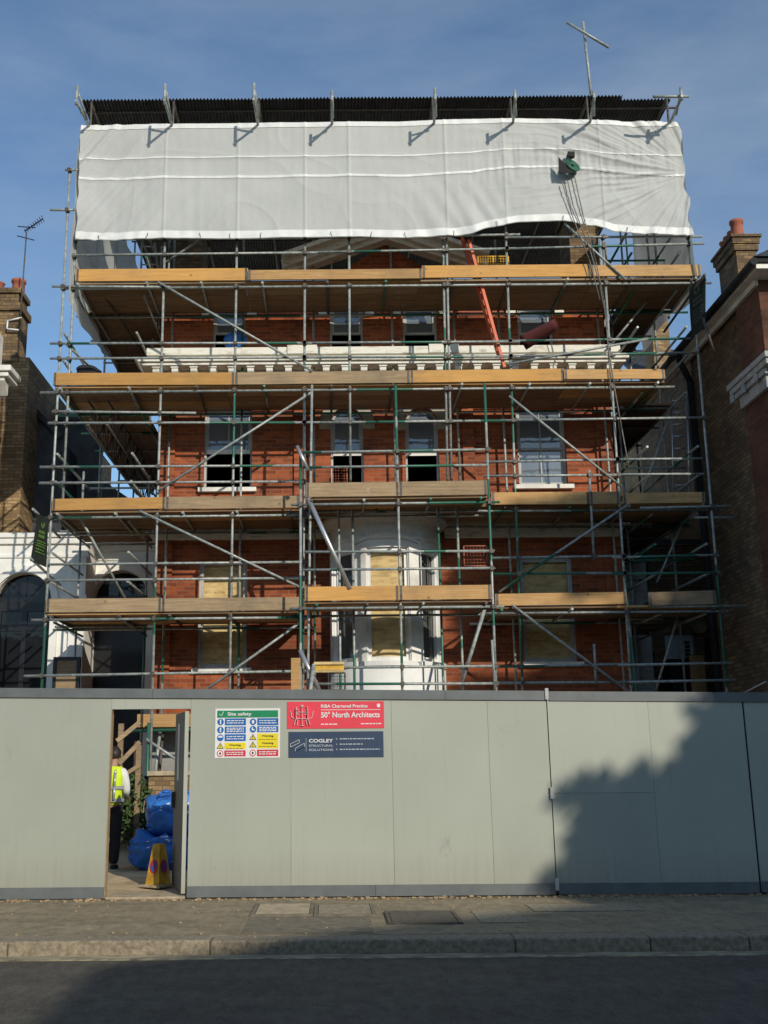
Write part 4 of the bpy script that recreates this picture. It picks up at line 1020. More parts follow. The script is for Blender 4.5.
# ---- lifts: deck height, extents.  toe board lower edge gives the deck level
def lift(pts, Y, name=None): pass
def zdeck(px, py, Y): return P(px, py, Y).z
deckspec = [  # px0, py0(bottom of toe board), px1, py1, Y front, toe-height px, toe material, depth (m), y for inner end
    (47, 613, 162, 612, SF, 13.5, M_board_old, 'L1'), (162, 612, 303, 610.5, SF, 13, M_board_old, 'L1'),
    (305, 601.5, 399, 600.5, SC, 14, M_board_new, 'C1'), (399, 600.5, 491, 599.5, SC, 14, M_board_mid, 'C1'), (495, 606.5, 626, 604.5, SF, 12, M_board_mid, 'L1'), (648, 606.5, 715, 604.5, SF-.03, 13.5, M_board_old, 'L1'),
    (53, 511.5, 166, 509.5, SF, 11.5, M_board_new, 'L2'), (166, 510, 300, 508.5, SF, 12, M_board_old, 'L2'), (306, 498, 399, 497, SC, 14, M_board_old, 'C2'), (399, 497, 487, 495.5, SC, 14, M_board_old, 'C2'),
    (491, 505.5, 589, 505, SF, 12, M_board_mid, 'L2'), (589, 505, 619, 504.5, SF-.04, 12, M_board_mid, 'L2'), (622, 504.5, 704, 503.5, SF, 10.5, M_board_mid, 'L2'),
    (54, 386.5, 235, 386, SF, 12, M_board_new, 'L3'), (235, 386, 410, 384, SF, 12, M_board_old, 'L3'), (410, 384, 563.5, 382, SF, 12, M_board_new, 'L3'), (563.5, 380.5, 664, 380, SF-.035, 9.5, M_board_mid, 'L3'),
    (76.5, 283, 248, 282, SF, 12, M_board_new, 'L4'), (248, 281.5, 422, 280, SF-.035, 9.5, M_board_mid, 'L4'), (422, 279.5, 590, 278, SF, 12, M_board_new, 'L4'), (590, 278, 700, 277.5, SF, 11, M_board_mid, 'L4')]
for (p0, y0, p1, y1, Y, h, mt, nm) in deckspec:
    A, B = P(p0, y0, Y), P(p1, y1, Y); hh = (P(p0, y0-h, Y).z-A.z)
    mb = MB().prism([A+Vector((0, -.075, 0)), B+Vector((0, -.075, 0)), B+Vector((0, -.075, hh)), A+Vector((0, -.075, hh))], (0, .038, 0))
    tb = obj('toe_board', mb, mt, sc, bevel=.004)
    for q, sg in ((A, 1), (B, -1)):      # galvanised end bands
        x0_, x1_ = sorted((q.x+.012*sg, q.x+.05*sg)); obj('end_band', MB().box(x0_, x1_, q.y-.079, q.y-.034, q.z-.004, q.z+hh+.004), M_steel, tb)
# decks
def deck(p0, y0, p1, y1, Y0, Y1, seams, transY=None, gapk=None):
    A, B = P(p0, y0, Y0), P(p1, y1, Y0); za, zc = A.z-.003, B.z-.003
    nb = max(2, round((Y1-Y0)/.232)); pit = (Y1-Y0+.03)/nb; cuts = [0]+seams+[1]
    for k in range(nb):
        ya = Y0-.03+k*pit
        for u0_, u1_ in zip(cuts, cuts[1:]):
            xa, xb = A.x+(B.x-A.x)*u0_+.004, A.x+(B.x-A.x)*u1_-.004; z0, z1 = za+(zc-za)*u0_, za+(zc-za)*u1_
            mb = MB().prism([(xa, ya, z0-.038), (xb, ya, z1-.038), (xb, ya, z1), (xa, ya, z0)], (0, pit-.007, 0))
            decks.append((mb, rs.choice([M_deck, M_deck, M_board_old, M_board_mid])))
    # ledger under (outer and inner) and transoms
    for yy, nm in ((Y0-.02, 'ledger'), (Y1-.02, 'ledger')):
        T(nm, (A.x-.25, yy, za-.115), (B.x+.2, yy, zc-.115), rs.choice(TUBES))
    ledg.append((Vector((A.x-.25, Y0-.05, za-.115)), Vector((B.x+.2, Y0-.05, zc-.115))))
    L = B.x-A.x; n = max(2, round(L/1.15))
    for k in range(n+1):
        x = A.x+.12+(L-.24)*k/n+rs.uniform(-.1, .1); z = za+(zc-za)*k/n-.064
        T('transom', (x, Y0-.10-rs.random()*.04, z), (x, Y1+.12, z), rs.choice([M_steel, M_tube, M_tubeg2]), n=8)
decks = []
deck(47, 613, 303, 610.5, SF, 18.58, [.44]); deck(305, 601.5, 491, 599.5, SC, 17.5, [.5]); deck(495, 606.5, 715, 604.5, SF, 18.58, [.55])
deck(53, 511.5, 303, 508.5, SF, 18.58, [.45]); deck(306, 498, 487, 495.5, SC, 17.5, [.5]); deck(300, 505.5, 704, 503.5, SF+.1, 18.6, [.35, .72])
deck(55, 386.5, 664, 381, SF, 18.46, [.28, .56, .84]); deck(77, 283, 699, 277.5, SF, 18.46, [.27, .55, .83])
# returns down the two flanks
def ret(x0, x1, z, y0, y1, rails=True):
    n = max(3, round((x1-x0)/.232)); w = (x1-x0)/n
    for k in range(n):
        mb = MB().box(x0+k*w+.003, x0+(k+1)*w-.003, y0, y1, z-.041, z-.003); decks.append((mb, rs.choice([M_deck, M_deck, M_board_mid])))
    for x in (x0+.05, x1-.05): T('ledger', (x, y0-.9, z-.115), (x, y1+.2, z-.115), rs.choice(TUBES))
    for k in range(int((y1-y0)/1.2)+1): T('transom', (x0-.2, y0+.1+1.2*k, z-.064), (x1+.15, y0+.1+1.2*k, z-.064), rs.choice(TUBES), n=8)
    if rails:
        for xo in (x0, x1):
            for h in (.55, 1.05): T('guard_rail', (xo, y0-1.1, z+h), (xo, y1+.2, z+h), rs.choice(TUBES))
        if y1 > 22:
            for yy in (18.9, 20.1, 21.3): T('standard', (x0 if x0 > 0 else x1, yy, z+1.6), (x0 if x0 > 0 else x1, yy, z-.15), G0)
z1, z2, z3, z4 = P(100, 613, SF).z, P(100, 511, SF).z, P(100, 386.5, SF).z, P(100, 283, SF).z
ret(-4.72, -3.42, z1, 18.4, 19.35); ret(-4.72, -3.42, z2, 18.4, 19.6); ret(-4.72, -3.42, z3, 18.4, 24.2); ret(-4.62, -3.30, z4, 18.4, 24.2)
xr0, xr1 = HR+.22, P(704, 460, SF).x-.05
z1r, z2r, z3r, z4r = P(660, 605, SF).z, P(660, 504, SF).z, P(660, 380.5, SF).z, P(660, 278, SF).z
ret(xr0, xr1, z1r, 18.4, 21.3); ret(xr0, xr1, z2r, 18.4, 21.3); ret(xr0, xr1, z3r, 18.4, 22.5); ret(xr0, xr1, z4r, 18.4, 24.2)
decks.sort(key=lambda d: 0)
for mb, mt in decks[:98]: obj('deck_board', mb, mt, sc)
if len(decks) > 98:
    al = MB()
    for mb, mt in decks[98:]:
        i = len(al.v); al.v += mb.v; al.f += [[q+i for q in f] for f in mb.f]; al.sm += mb.sm
    o = obj('deck_board', al, M_deck, sc); o['kind'] = 'stuff'
# flank standards
for x, zb0, ys in ((-4.68, 6.0, (20.4, 22.3, 24.0)), (-3.40, 6.0, (20.4, 22.3, 24.0)), (-3.46, 0, (19.3,)), (-4.66, 0, (19.0,))):
    for yy in ys: T('standard', (x, yy, 13 if yy > 20 else z2+1.2), (x, yy, zb0), rs.choice(TUBES))
for x in (xr0+.04, xr1): 
    for yy in (19.0, 20.7, 22.4, 24.1): T('standard', (x, yy, 13 if x > xr0+.1 else 10.5), (x, yy, 0), rs.choice(TUBES))
for yy in (18.5, 20.7, 22.4):
    for z in (z1r+1, z2r+1, z3r+1, z4r+1): T('ledger', (xr0-.1, yy, z), (xr1+.2, yy, z), rs.choice(TUBES), n=8)
for z in (z3+1.0, z3-1.0, z4+1.0):
    for yy in (20.4, 22.3): T('ledger', (-4.9, yy, z), (-3.2, yy, z), rs.choice(TUBES), n=8)
# lattice beams bridging over the left wing
for xx in (-3.95, -4.3):
    zl = P(120, 462, 20).z; mb = MB(); y0, y1 = 17.6, 24.4; hh = .45
    mb.tube((xx, y0, zl), (xx, y1, zl), TR).tube((xx, y0, zl+hh), (xx, y1, zl+hh), TR)
    k = 0; yy = y0+.1
    while yy < y1-.4:
        a, b = (zl, zl+hh) if k % 2 == 0 else (zl+hh, zl); mb.tube((xx, yy, a), (xx, yy+.4, b), .015, 6); mb.tube((xx, yy+.4, zl), (xx, yy+.4, zl+hh), .012, 6); yy += .4; k += 1
    obj('lattice_beam', mb, M_steel, sc)
# diagonal braces
def brace(a, b, Y, Yb=None, mat=None, r=TR): T('brace', P(*a, Y), P(*b, Yb or Y), mat or rs.choice([M_tube, M_tube, M_tubeg]), r)
YB = SF-.10
brace((158, 282), (312, 371), YB, mat=G0); brace((158, 491), (312, 392), YB, mat=G0); brace((140, 511), (306, 590), YB, mat=G0); brace((203, 692), (312, 614), YB, mat=G0); brace((163, 264), (243, 212), SF+.06, mat=G0)
brace((509, 396), (622, 487), YB, mat=G0); brace((499, 592), (629, 504), YB, mat=G1); brace((512, 605), (630, 693), YB, mat=G0); brace((564, 223), (626, 280), YB, mat=G0); brace((506, 364.5), (648, 339), YB, mat=G0)
brace((486, 605), (461, 686), SC+.05, mat=G0, r=.03); brace((308, 498), (350, 589), SC-.07, mat=M_alu, r=.038); brace((300, 650), (319, 690), SC-.1, mat=M_alu, r=.035); brace((297, 446), (308, 470), SC-.1, mat=M_alu, r=.03)
brace((683, 522), (657, 582), 18.2, mat=G0); brace((662, 438), (641, 496), 18.0, mat=G0); brace((672, 410), (654, 458), 18.6, mat=G0); brace((685, 592), (656, 690), 18.0, mat=G0); brace((648, 300), (611, 345), 18.0, mat=G0)
brace((690, 262), (652, 330), 18.6, 21.0, G0)
brace((72, 278), (110, 340), 17.3, 19.4, G0); brace((66, 344), (95, 372), 17.3, 18.6, G0)
brace((73, 505), (126, 600), 17.3, 18.3, G0)
for q in ((100, 290, 160, 378), (118, 280, 133, 300)): brace(q[:2], q[2:], 17.5, 21, M_steel, .02)
# standards' green tops and the mast on the temporary roof
A, B = P(583, 22, 17.25), P(592, 104, 17.25); T('standard', A, B, G0, .026)
T('ledger', P(567, 22.5, 17.15), P(609, 47.5, 17.15), G0, .026)
# couplers at crossings
cps = []
for A, B in fronts:
    for a, b in ledg:
        # crossing in xz, near in y
        d1 = (B.x-A.x, B.z-A.z); d2 = (b.x-a.x, b.z-a.z); den = d1[0]*d2[1]-d1[1]*d2[0]
        if abs(den) < 1e-6: continue
        t = ((a.x-A.x)*d2[1]-(a.z-A.z)*d2[0])/den; u = ((a.x-A.x)*d1[1]-(a.z-A.z)*d1[0])/den
        if 0 <= t <= 1 and 0 <= u <= 1:
            p = A.lerp(B, t); q = a.lerp(b, u)
            if abs(p.y-q.y) < .12: cps.append(Vector((p.x, (p.y+q.y)/2, p.z)))
def coup(mb, p):
    r = rs.uniform(-.3, .3); Mx = Matrix.Translation(p) @ Matrix.Rotation(r, 4, 'Y')
    mb.box(-.033, .033, -.05, .05, -.024, .024, Mx); mb.box(-.026, .026, -.056, -.02, -.036, .036, Mx); mb.box(.03, .06, -.045, -.03, -.009, .009, Mx)
    return mb
cps.sort(key=lambda p: p.y)
for p in cps[:99]: obj('coupler', coup(MB(), p), M_steel, sc)
if len(cps) > 99:
    mb = MB()
    for p in cps[99:]: coup(mb, p)
    o = obj('coupler', mb, M_steel, sc); o['kind'] = 'stuff'

# ================================================================== TEMPORARY ROOF
RF = 16.30
RS = 17.10; zr0 = P(385, 97.5, RS).z
xl, xrr = P(82, 97, RS).x, P(674, 101, RS).x; zbm = P(385, 122, 17.0).z-.03
tr_ = thing('temporary_roof', ((xl+xrr)/2, 20.5, 12.4), 'dark corrugated temporary roof over the scaffold with upstand tubes along its front eave', 'roof')
def rz_(Y): return zr0+.012*(Y-RS)
def rf(u, v):
    x = xl+(xrr-xl)*u; yv = RS+7.5*v
    z = rz_(yv)+.02*math.sin(x*2*math.pi/.064)+.012*noise.noise(Vector((x*.8, yv*.6, 3)))
    if u > .915 and v < .02: yv += .12
    return (x, yv, z)
obj('corrugated_sheet', MB().grid(rf, 1300, 24), M_roofsheet, tr_)
for Y in (17.42, 18.8, 20.6, 22.6, 24.3):
    obj('purlin', MB().tube((xl-.1, Y, rz_(Y)-.05), (xrr+.15, Y, rz_(Y)-.05), TR, 10), M_steel, tr_)
brk = [(77, 88, 89, 122), (165, 86, 172, 122), (254, 85, 258, 122), (332, 93, 332, 122), (435, 90, 434, 122), (515, 92, 513, 122), (594, 93, 590, 120), (681, 89, 671, 120)]
for k, (a, b, c, d) in enumerate(brk):
    x = P(c, d, 17.0).x; xt = P(a, b+8, RF).x; zt = P(a, b-1, RF).z; bz = zbm
    obj('upstand_tube', MB().tube((xt, RF-.02, zt), (xt, RF-.02, bz-.06), .026), G1 if k == 0 else G0, tr_)
    obj('roof_beam', MB().tube((xt, RF-.06, bz), (x, 17.0, bz+.0), .026), G0, tr_)
    obj('brace', MB().tube((xt+.01, RF+.04, zt-.10), (x+.02, RF+.48, bz-.02), .02), G0, tr_)
    obj('rafter', MB().tube((x, RS+.02, zr0-.09), (x, 24.4, rz_(24.4)-.09), .026), M_steel, tr_)
    obj('roof_post', MB().tube((x, 17.12, bz-.3), (x, 17.12, zr0-.03), TR), M_steel, tr_)
obj('eave_rail', MB().tube((P(655, 107, RF).x, RF+.05, zbm+.06), (P(691, 107, RF).x, RF+.05, zbm+.06), .026), G0, tr_)
for s in (-1, 1):
    for Y in (18.8, 20.6, 22.6, 24.3):
        x = xl-.02 if s < 0 else xrr
        obj('post', MB().tube((x, Y, z4+.0), (x, Y, rz_(Y)-.08), TR), G0, tr_)

# ================================================================== SHEETING
SY = 17.02
sx0_, sx1_ = P(78.5, 180, SY).x, P(684, 180, SY).x
stx = sorted([P(px, 180, SY).x for px in (165, 238, 305, 349, 446, 505, 602)])
def bottom_py(px):
    pts = [(77, 239), (120, 240), (165, 238), (236, 239), (300, 237.5), (350, 237), (400, 238), (445, 236), (468, 234), (490, 227), (520, 222.5), (560, 221), (590, 226), (615, 232), (640, 234), (690, 236)]
    for (a, b), (c, d) in zip(pts, pts[1:]):
        if a <= px <= c:
            t = (px-a)/(c-a); t = t*t*(3-2*t); return b+(d-b)*t
    return 237
def top_py(px): return 125.5-2.2*math.sin((px-78)/606*math.pi*1.0)-(3 if 400 < px < 640 else 0)*math.sin((px-400)/240*math.pi if 400 < px < 640 else 0)-(px-78)/606*3.5
def sheet(u, v, off=0.0):
    px = 78.5+605.5*u
    zt = P(px, top_py(px), SY).z; zb_ = P(px, bottom_py(px), SY).z
    z = zb_+(zt-zb_)*v; x = sx0_+(sx1_-sx0_)*u
    wob = .018*noise.noise(Vector((z*2.3, 3.1, 0)))*4
    x += (1 if u > .5 else -1)*wob*max(0, abs(u-.5)*2-.93)/.07
    if u > .96: x += (.03*math.sin(z*9)+.05*(1-v))*(u-.96)/.04
    y = 0
    # billow between poles
    br = [sx0_]+stx+[sx1_]
    for a, b in zip(br, br[1:]):
        if a <= x <= b: t = (x-a)/(b-a); y += .020*math.sin(math.pi*t)*math.sin(math.pi*min(1, max(0, v)))*(.6+.4*noise.noise(Vector((a, z*.5, 1))))
    nb = min(abs(x-q) for q in stx); y -= .012*math.exp(-(nb/.02)**2)
    # lines of the two taped ledgers press outwards
    for vb in (.70, .53): y -= .012*math.exp(-((v-vb)/.02)**2)
    # creases
    w = noise.noise(Vector((x*.9, z*.9, 5)))
    y += .018*w
    e = max(0, (u-.60)/.40)
    if e > 0:
        cx, cz = sx1_+.15, zb_+(zt-zb_)*.55
        ang = math.atan2(z-cz, cx-x); rr = math.hypot(z-cz, cx-x)
        rd = 1-2*abs(noise.noise(Vector((ang*14+.8*noise.noise(Vector((rr, ang*3, 1))), rr*.5, 6)))); y -= e*.045*max(0, rd)**3*min(1, rr*.8)*(.4+.6*abs(noise.noise(Vector((ang*5, rr*.8, 12)))))
        y += e*(.055*noise.noise(Vector((ang*9, rr*.45, 0)))+.024*noise.noise(Vector((ang*24, rr*.7, 3))))*min(1, rr*.8)
        y += e*.010*noise.noise(Vector((x*2.2+z*1.2, z*3.2, 2)))*2
        y += .026*noise.noise(Vector((x*11, z*1.1, 4)))*max(0, 1-abs(v-.6)/.3)*min(1, e*4)
    rk = 1-2*abs(noise.noise(Vector((x*.55+z*.5, z*.6-x*.25, 31)))); y -= .009*max(0, rk)**10
    l = max(0, 1-u/.22)
    if l > 0:
        s = (x-sx0_)*1.0-(z-zb_)*.75
        y += l*.046*noise.noise(Vector((s*4.2, (z+x)*.35, 7)))
        y += l*l*.035*noise.noise(Vector((s*9, z*.8, 8)))
    mdl = math.exp(-((u-.64)/.08)**2)*max(0, 1-v/.55)
    y += mdl*.06*noise.noise(Vector(((x+z*.55)*4.5, z*.5, 11)))
    y += .004*noise.noise(Vector((x*8, z*.7, 9)))
    y += .020*noise.noise(Vector(((x+z*.6)*1.6, (z-x*.3)*1.2, 21)))*math.exp(-((v-.42)/.22)**2)
    return (x, SY+y-off, z)
sh = thing('scaffold_sheeting', ((sx0_+sx1_)/2, SY, P(385, 238, SY).z), 'broad white plastic sheeting tied across the top of the scaffold', 'sheeting')
me = obj('front_sheet', MB().grid(sheet, 640, 110), M_sheet, sh, fix=False)
def band(name, v0, v1, off):
    o = obj(name, MB().grid(lambda u, v: sheet(u*.998+.001, v0+(v1-v0)*v, off), 420, 3), M_band, sh, fix=False)
band('tape_band', .692, .704, .006); band('tape_band', .516, .536, .006); band('hem', .004, .065, .008); band('hem', .955, .995, .008)
mb = MB()
rt_ = random.Random(5)
for k in range(13):
    u = .03+.94*(k+rt_.uniform(-.35, .35))/12.6; u = min(max(u, .01), .985); x, y_, z = sheet(u, .03, .02); mb.path([(x, y_, z+.03), (x+rt_.uniform(-.02, .02), y_-.02, z), (x+rt_.uniform(-.03, .03), y_, z-rt_.uniform(.04, .09))], .005, 5)
obj('sheet_tie', mb, M_black, sh)
for s in (0, 1):
    xx = sx0_-.01 if s == 0 else sx1_+.03
    def side(u, v):
        yv = SY+.02+(7.2 if s == 0 else 3.4)*u; zt = P(300, 123, SY).z-.02
        sag = (z4 if s == 0 else z4r)-(.40 if s == 0 else .26)-.10*math.sin(9*u)+.2*u
        z = sag+(zt-sag)*v
        return (xx+.04*noise.noise(Vector((yv*1.5, z*1.2, s)))*2-(.05 if s == 0 else -.05)*(1-v), yv, z)
    obj('side_sheet', MB().grid(side, 60, 40), M_sheet, sh, fix=False)

# ================================================================== THINGS ON THE SCAFFOLD
# gin wheel hoist with ropes
hy = 16.92
c = P(569.5, 166, hy)
gw = thing('gin_wheel', c, 'green gin wheel pulley with ropes hanging in front of the white sheeting', 'pulley')
obj('wheel', MB().lathe((0, 0, 0), [(.03, -.04), (.12, -.045), (.155, -.05), (.13, -.02), (.13, .02), (.155, .05), (.12, .045), (.03, .04)], 22), M_green, gw).matrix_basis = Matrix.Translation(c+Vector((.03, 0, -.02))) @ Matrix.Rotation(R(68), 4, 'X') @ Matrix.Rotation(R(25), 4, 'Y')
pp = [P(558.5, 157, hy-.1), P(559, 173, hy-.1), P(574, 173, hy-.1)]; obj('guard_plate', MB().prism(pp, (.0, .02, 0)), M_black, gw)
obj('hook', MB().path([P(570.5, 152.5, hy), P(567.5, 157, hy), P(570, 163, hy)], .028, 8).box(*[v for pr_ in zip(P(571, 155, hy)-Vector((.06, .04, .05)), P(571, 155, hy)+Vector((.06, .04, .05))) for v in pr_]), M_black, gw)
obj('gallows_tube', MB().tube(P(572, 157, hy), P(572, 155, 17.3), TR), M_tube, gw)
for pts in (((574, 174), (583, 215), (596, 262), (604, 300), (608, 345)), ((566, 174), (573, 205), (590, 250), (600, 285), (606, 320)), ((562, 182), (572, 215), (590, 262), (600, 300))):
    pts = list(pts); Ys = [hy+.02+.03*k for k in range(len(pts))]
    obj('rope', MB().path([P(*p, yy) for p, yy in zip(pts, Ys)], .009, 6), M_rope, gw)
rp = thing('hanging_rope', P(606, 320, 17.05), 'pale rope hanging down the right side of the scaffold below the top lift', 'rope')
for q in (((608, 345), (614, 385), (622, 430), (629, 468)), ((607, 330), (609, 360), (611, 400))): obj('rope', MB().path([P(*p, 17.05) for p in q], .010, 6), M_rope, rp)

def ladder(A0, A1, B0, B1, n, mat, name, label, r=.02, box=False):
    """A0-A1 one rail, B0-B1 the other"""
    t = thing(name, A0, label, 'ladder')
    for a, b in ((A0, A1), (B0, B1)):
        if box: obj('rail', MB().beam(a, b, .05, .08, (0, 1, 0)), mat, t)
        else: obj('rail', MB().tube(a, b, r), mat, t)
    for k in range(n):
        f = (k+.6)/n; obj('rung', MB().tube(Vector(A0).lerp(A1, f), Vector(B0).lerp(B1, f), .014, 8), mat, t)
    return t
ladder(P(498.5, 355, 17.42), P(462, 238, 17.42), P(504.5, 368, 17.27), P(468.5, 240, 17.27), 13, M_orange, 'orange_ladder', 'orange fibreglass ladder leaning steeply between the third and top lifts', box=True)
ladder(P(141, 270, 18.6), P(142, 243, 18.6), P(158, 270, 18.6), P(155, 243, 18.6), 3, M_alu, 'silver_ladder', 'short silver ladder standing on the top lift at the left under the white sheeting')
ladder(P(674, 505, 18.6), P(671, 396, 18.6), P(690, 505, 18.6), P(687, 395, 18.6), 9, M_alu, 'silver_ladder', 'long silver ladder standing inside the right return of the scaffold')
# yellow mesh gate on the top lift
a, b, c, d = rect(478, 256.5, 508.5, 271, 17.45)
mg = thing('mesh_gate', ((a+b)/2, 17.45, c), 'yellow mesh brick guard standing on the top lift beside the orange ladder', 'mesh guard')
obj('frame', MB().path([(a, 17.45, c), (a, 17.45, d), (b, 17.45, d), (b, 17.45, c), (a, 17.45, c)], .014, 8).tube(((a+b)/2, 17.45, c), ((a+b)/2, 17.45, d), .014, 8), M_yellow, mg)
mb = MB()
for k in range(1, 12): mb.tube((a+(b-a)*k/12, 17.45, c), (a+(b-a)*k/12, 17.45, d), .005, 5)
for k in range(1, 6): mb.tube((a, 17.45, c+(d-c)*k/6), (b, 17.45, c+(d-c)*k/6), .005, 5)
obj('mesh', mb, M_yellow, mg)
def guard(px0, py0, px1, py1, Y, label, mat):
    a, b, c, d = rect(px0, py0, px1, py1, Y); t = thing('brick_guard', ((a+b)/2, Y, c), label, 'mesh guard')
    obj('frame', MB().path([(a, Y, c), (a, Y, d), (b, Y, d), (b, Y, c), (a, Y, c)], .012, 6), mat, t)
    mb = MB(); n = int((b-a)/.05); m_ = int((d-c)/.05)
    for k in range(1, n): mb.tube((a+(b-a)*k/n, Y, c), (a+(b-a)*k/n, Y, d), .004, 4)
    for k in range(1, m_): mb.tube((a, Y, c+(d-c)*k/m_), (b, Y, c+(d-c)*k/m_), .004, 4)
    obj('mesh', mb, mat, t)
guard(333, 468, 347, 484, 18.3, 'small rusty mesh guard in front of the left arched window', M_terracotta)
guard(464, 546, 487, 566, SC+.1, 'pale pink mesh guard on the first lift right of the white bay', M_terracotta)
guard(330, 673, 345, 690, SC+.2, 'grey mesh guard beneath the yellow beam at the foot of the bay', M_steel)
# red rubbish chute lying on the third lift
A, B = P(521, 340, 17.7), P(555, 322, 17.5)
rc = thing('red_chute', A, 'dark red plastic rubbish chute section lying tilted at the upper right window', 'chute')
d_ = (B-A); x_ = Vector((0, 0, 1)).cross(d_).normalized(); z_ = d_.cross(x_).normalized()
def chute(u, v):
    t = math.pi*(.0+1.0*v)+math.pi; r = .19-.05*u; return A+d_*u+x_*(r*math.cos(t))+z_*(r*math.sin(t))
o = obj('trough', MB().grid(chute, 8, 14), M_redplastic, rc, fix=False); sm_ = o.modifiers.new('solid', 'SOLIDIFY'); sm_.thickness = .015
obj('rim', MB().path([chute(1, k/10) for k in range(11)], .018, 6), M_redplastic, rc)
# blue tarpaulin at the upper left window
M_blue = plain('blue_plastic', (.035, .20, .60), (.018, .115, .42), .5, 3, bmp=.4, bscale=6)
c = P(236, 341, 18.5)
def tarp(u, v):
    th_, ph = 2*math.pi*u, math.pi*v; d = Vector((math.cos(th_)*math.sin(ph)*.22, math.sin(th_)*math.sin(ph)*.08, math.cos(ph)*.17))
    return c+d*(1+.4*noise.noise(d*9))
tag(obj('blue_tarpaulin', MB().grid(tarp, 24, 14), M_blue), 'crumpled blue plastic bundle on the sill of the upper left window', 'tarpaulin')
# black rolled bundle on the third lift at left
c = P(88, 372, 17.5)
tag(obj('black_bag', MB().grid(lambda u, v: c+Vector((.22*math.cos(2*math.pi*u)*math.sin(math.pi*v), .15*math.sin(2*math.pi*u)*math.sin(math.pi*v), .12*math.cos(math.pi*v)))*(1+.3*noise.noise(Vector((u*6, v*5, 1)))), 20, 12), M_black), 'small black bag lying on the third lift at its left end', 'bag')
# yellow formwork beam and upright board near the bay
a, b, c, d = rect(314, 662, 344, 672.5, SC-.15)
yb = thing('formwork_beam', ((a+b)/2, SC-.15, c), 'short yellow timber beam laid across the scaffold at the foot of the bay', 'timber beam')
obj('web', MB().box(a, b, SC-.17, SC-.13, c+.045, d-.045), M_yellow, yb); obj('flange', MB().box(a, b, SC-.20, SC-.10, c, c+.043).box(a, b, SC-.20, SC-.10, d-.043, d), M_ply, yb)
a, b, c, d = rect(291, 658, 300.5, 692, SC-.1)
tag(obj('timber_board', MB().box(a, b, SC-.12, SC-.08, 0, d), M_board_mid, bevel=.004), 'pale upright timber board left of the yellow beam, above the hoarding', 'board')
A, B = P(299, 690, SC-.2), P(314, 664, SC-.2)
tag(obj('steel_prop', MB().tube((A.x, A.y, 1.4), B, .03).tube(A, A+Vector((0, 0, .01)), .06), M_tube), 'short grey prop leaning toward the yellow beam', 'prop')

# banners
def banner(pts, Y0, Y1, name, label, seed):
    a, b, c, d = [P(*p, Y) for p, Y in zip(pts, (Y0, Y1, Y1, Y0))]
    t = thing(name, c, label, 'banner')
    def f(u, v):
        p = a.lerp(b, u).lerp(d.lerp(c, u), v); return p+Vector((.0, .03*math.sin(u*5+v*3), 0))
    M_ban = plain('black_banner_'+name, (.012, .018, .014), (.008, .012, .01), .9, 4)
    o = obj('cloth', MB().grid(f, 12, 20), M_ban, t, fix=False)
    n_ = (b-a).cross(d-a).normalized()
    if n_.y > 0: n_ = -n_
    lm = MB(); rr = random.Random(seed)
    def bl(u0, v0, u1, v1): lm.quad(*[Vector(f(u, v))+n_*.012 for u, v in ((u0, v0), (u1, v0), (u1, v1), (u0, v1))])
    # emblem (two leaves) and lines of lettering too small to read
    lm.poly([Vector(f(u, v))+n_*.012 for u, v in ((.5, .27), (.36, .22), (.34, .13), (.47, .2))]); lm.poly([Vector(f(u, v))+n_*.012 for u, v in ((.52, .27), (.54, .17), (.68, .11), (.66, .2))])
    for q in range(4): bl(.26+q*.125, .31, .34+q*.125, .37)
    for q in range(4): bl(.26+q*.125, .40, .35+q*.125, .46)
    for k, v in enumerate((.53, .58, .63, .70, .76)):
        u = .2
        while u < .78: w = rr.uniform(.06, .14); bl(u, v, min(u+w, .82), v+.02); u += w+.03
    return t, lm
M_lime = plain('lime_print', (.14, .30, .04), (.10, .22, .03), .8, 5)
M_dullprint = plain('faded_green_print', (.07, .10, .06), (.045, .065, .04), .8, 5)
t, lm = banner(((37, 513), (49, 519), (46, 567), (30, 561)), 16.5, 17.0, 'banner', 'dark banner with lime green print hung at the left corner of the scaffold', 3)
obj('print', lm, M_lime, t, fix=False)
for (p, q) in (((33, 509), (60, 538)), ((30, 558), (60, 585))): obj('pole', MB().tube(P(*p, 16.45), P(*q, 18.3), TR), M_tube, t)
t, lm = banner(((689, 287), (705, 275), (706.5, 327), (692, 338)), 16.9, 16.6, 'banner', 'black banner with faint print hung at the right corner of the scaffold', 4)
obj('print', lm, M_dullprint, t, fix=False)
for (p, q) in (((705, 274), (664, 332)), ((714, 352), (703, 318))): obj('pole', MB().tube(P(*p, 16.4), P(*q, 18.2 if p[0] == 705 else 16.4), TR), M_steel, t)

# ================================================================== BEHIND THE HOARDING, THROUGH THE DOORWAY
# low stock brick garden wall
a = P(148, 800, 17.1); b = P(230, 800, 17.1); zt6 = P(165, 771, 17.1).z
gwall = thing('garden_wall', ((a.x+b.x)/2, 17.1, 0), 'low yellow stock brick wall behind the blue bags', 'wall')
obj('brickwork', MB().box(a.x, b.x, 17.1, 17.32, 0, zt6-.07), M_stock2, gwall); obj('coping', MB().box(a.x-.02, b.x, 17.06, 17.36, zt6-.068, zt6), M_conc, gwall)
a = P(168, 740, 19.0)
tag(obj('rendered_wall', MB().box(P(150, 740, 18.5).x, P(205, 740, 18.5).x, 18.45, 18.52, 0, P(165, 714, 18.5).z), plain('grey_render', (.30, .29, .28), (.22, .215, .21), .8, 3)), 'plain grey rendered wall beyond the low brick wall', 'wall')
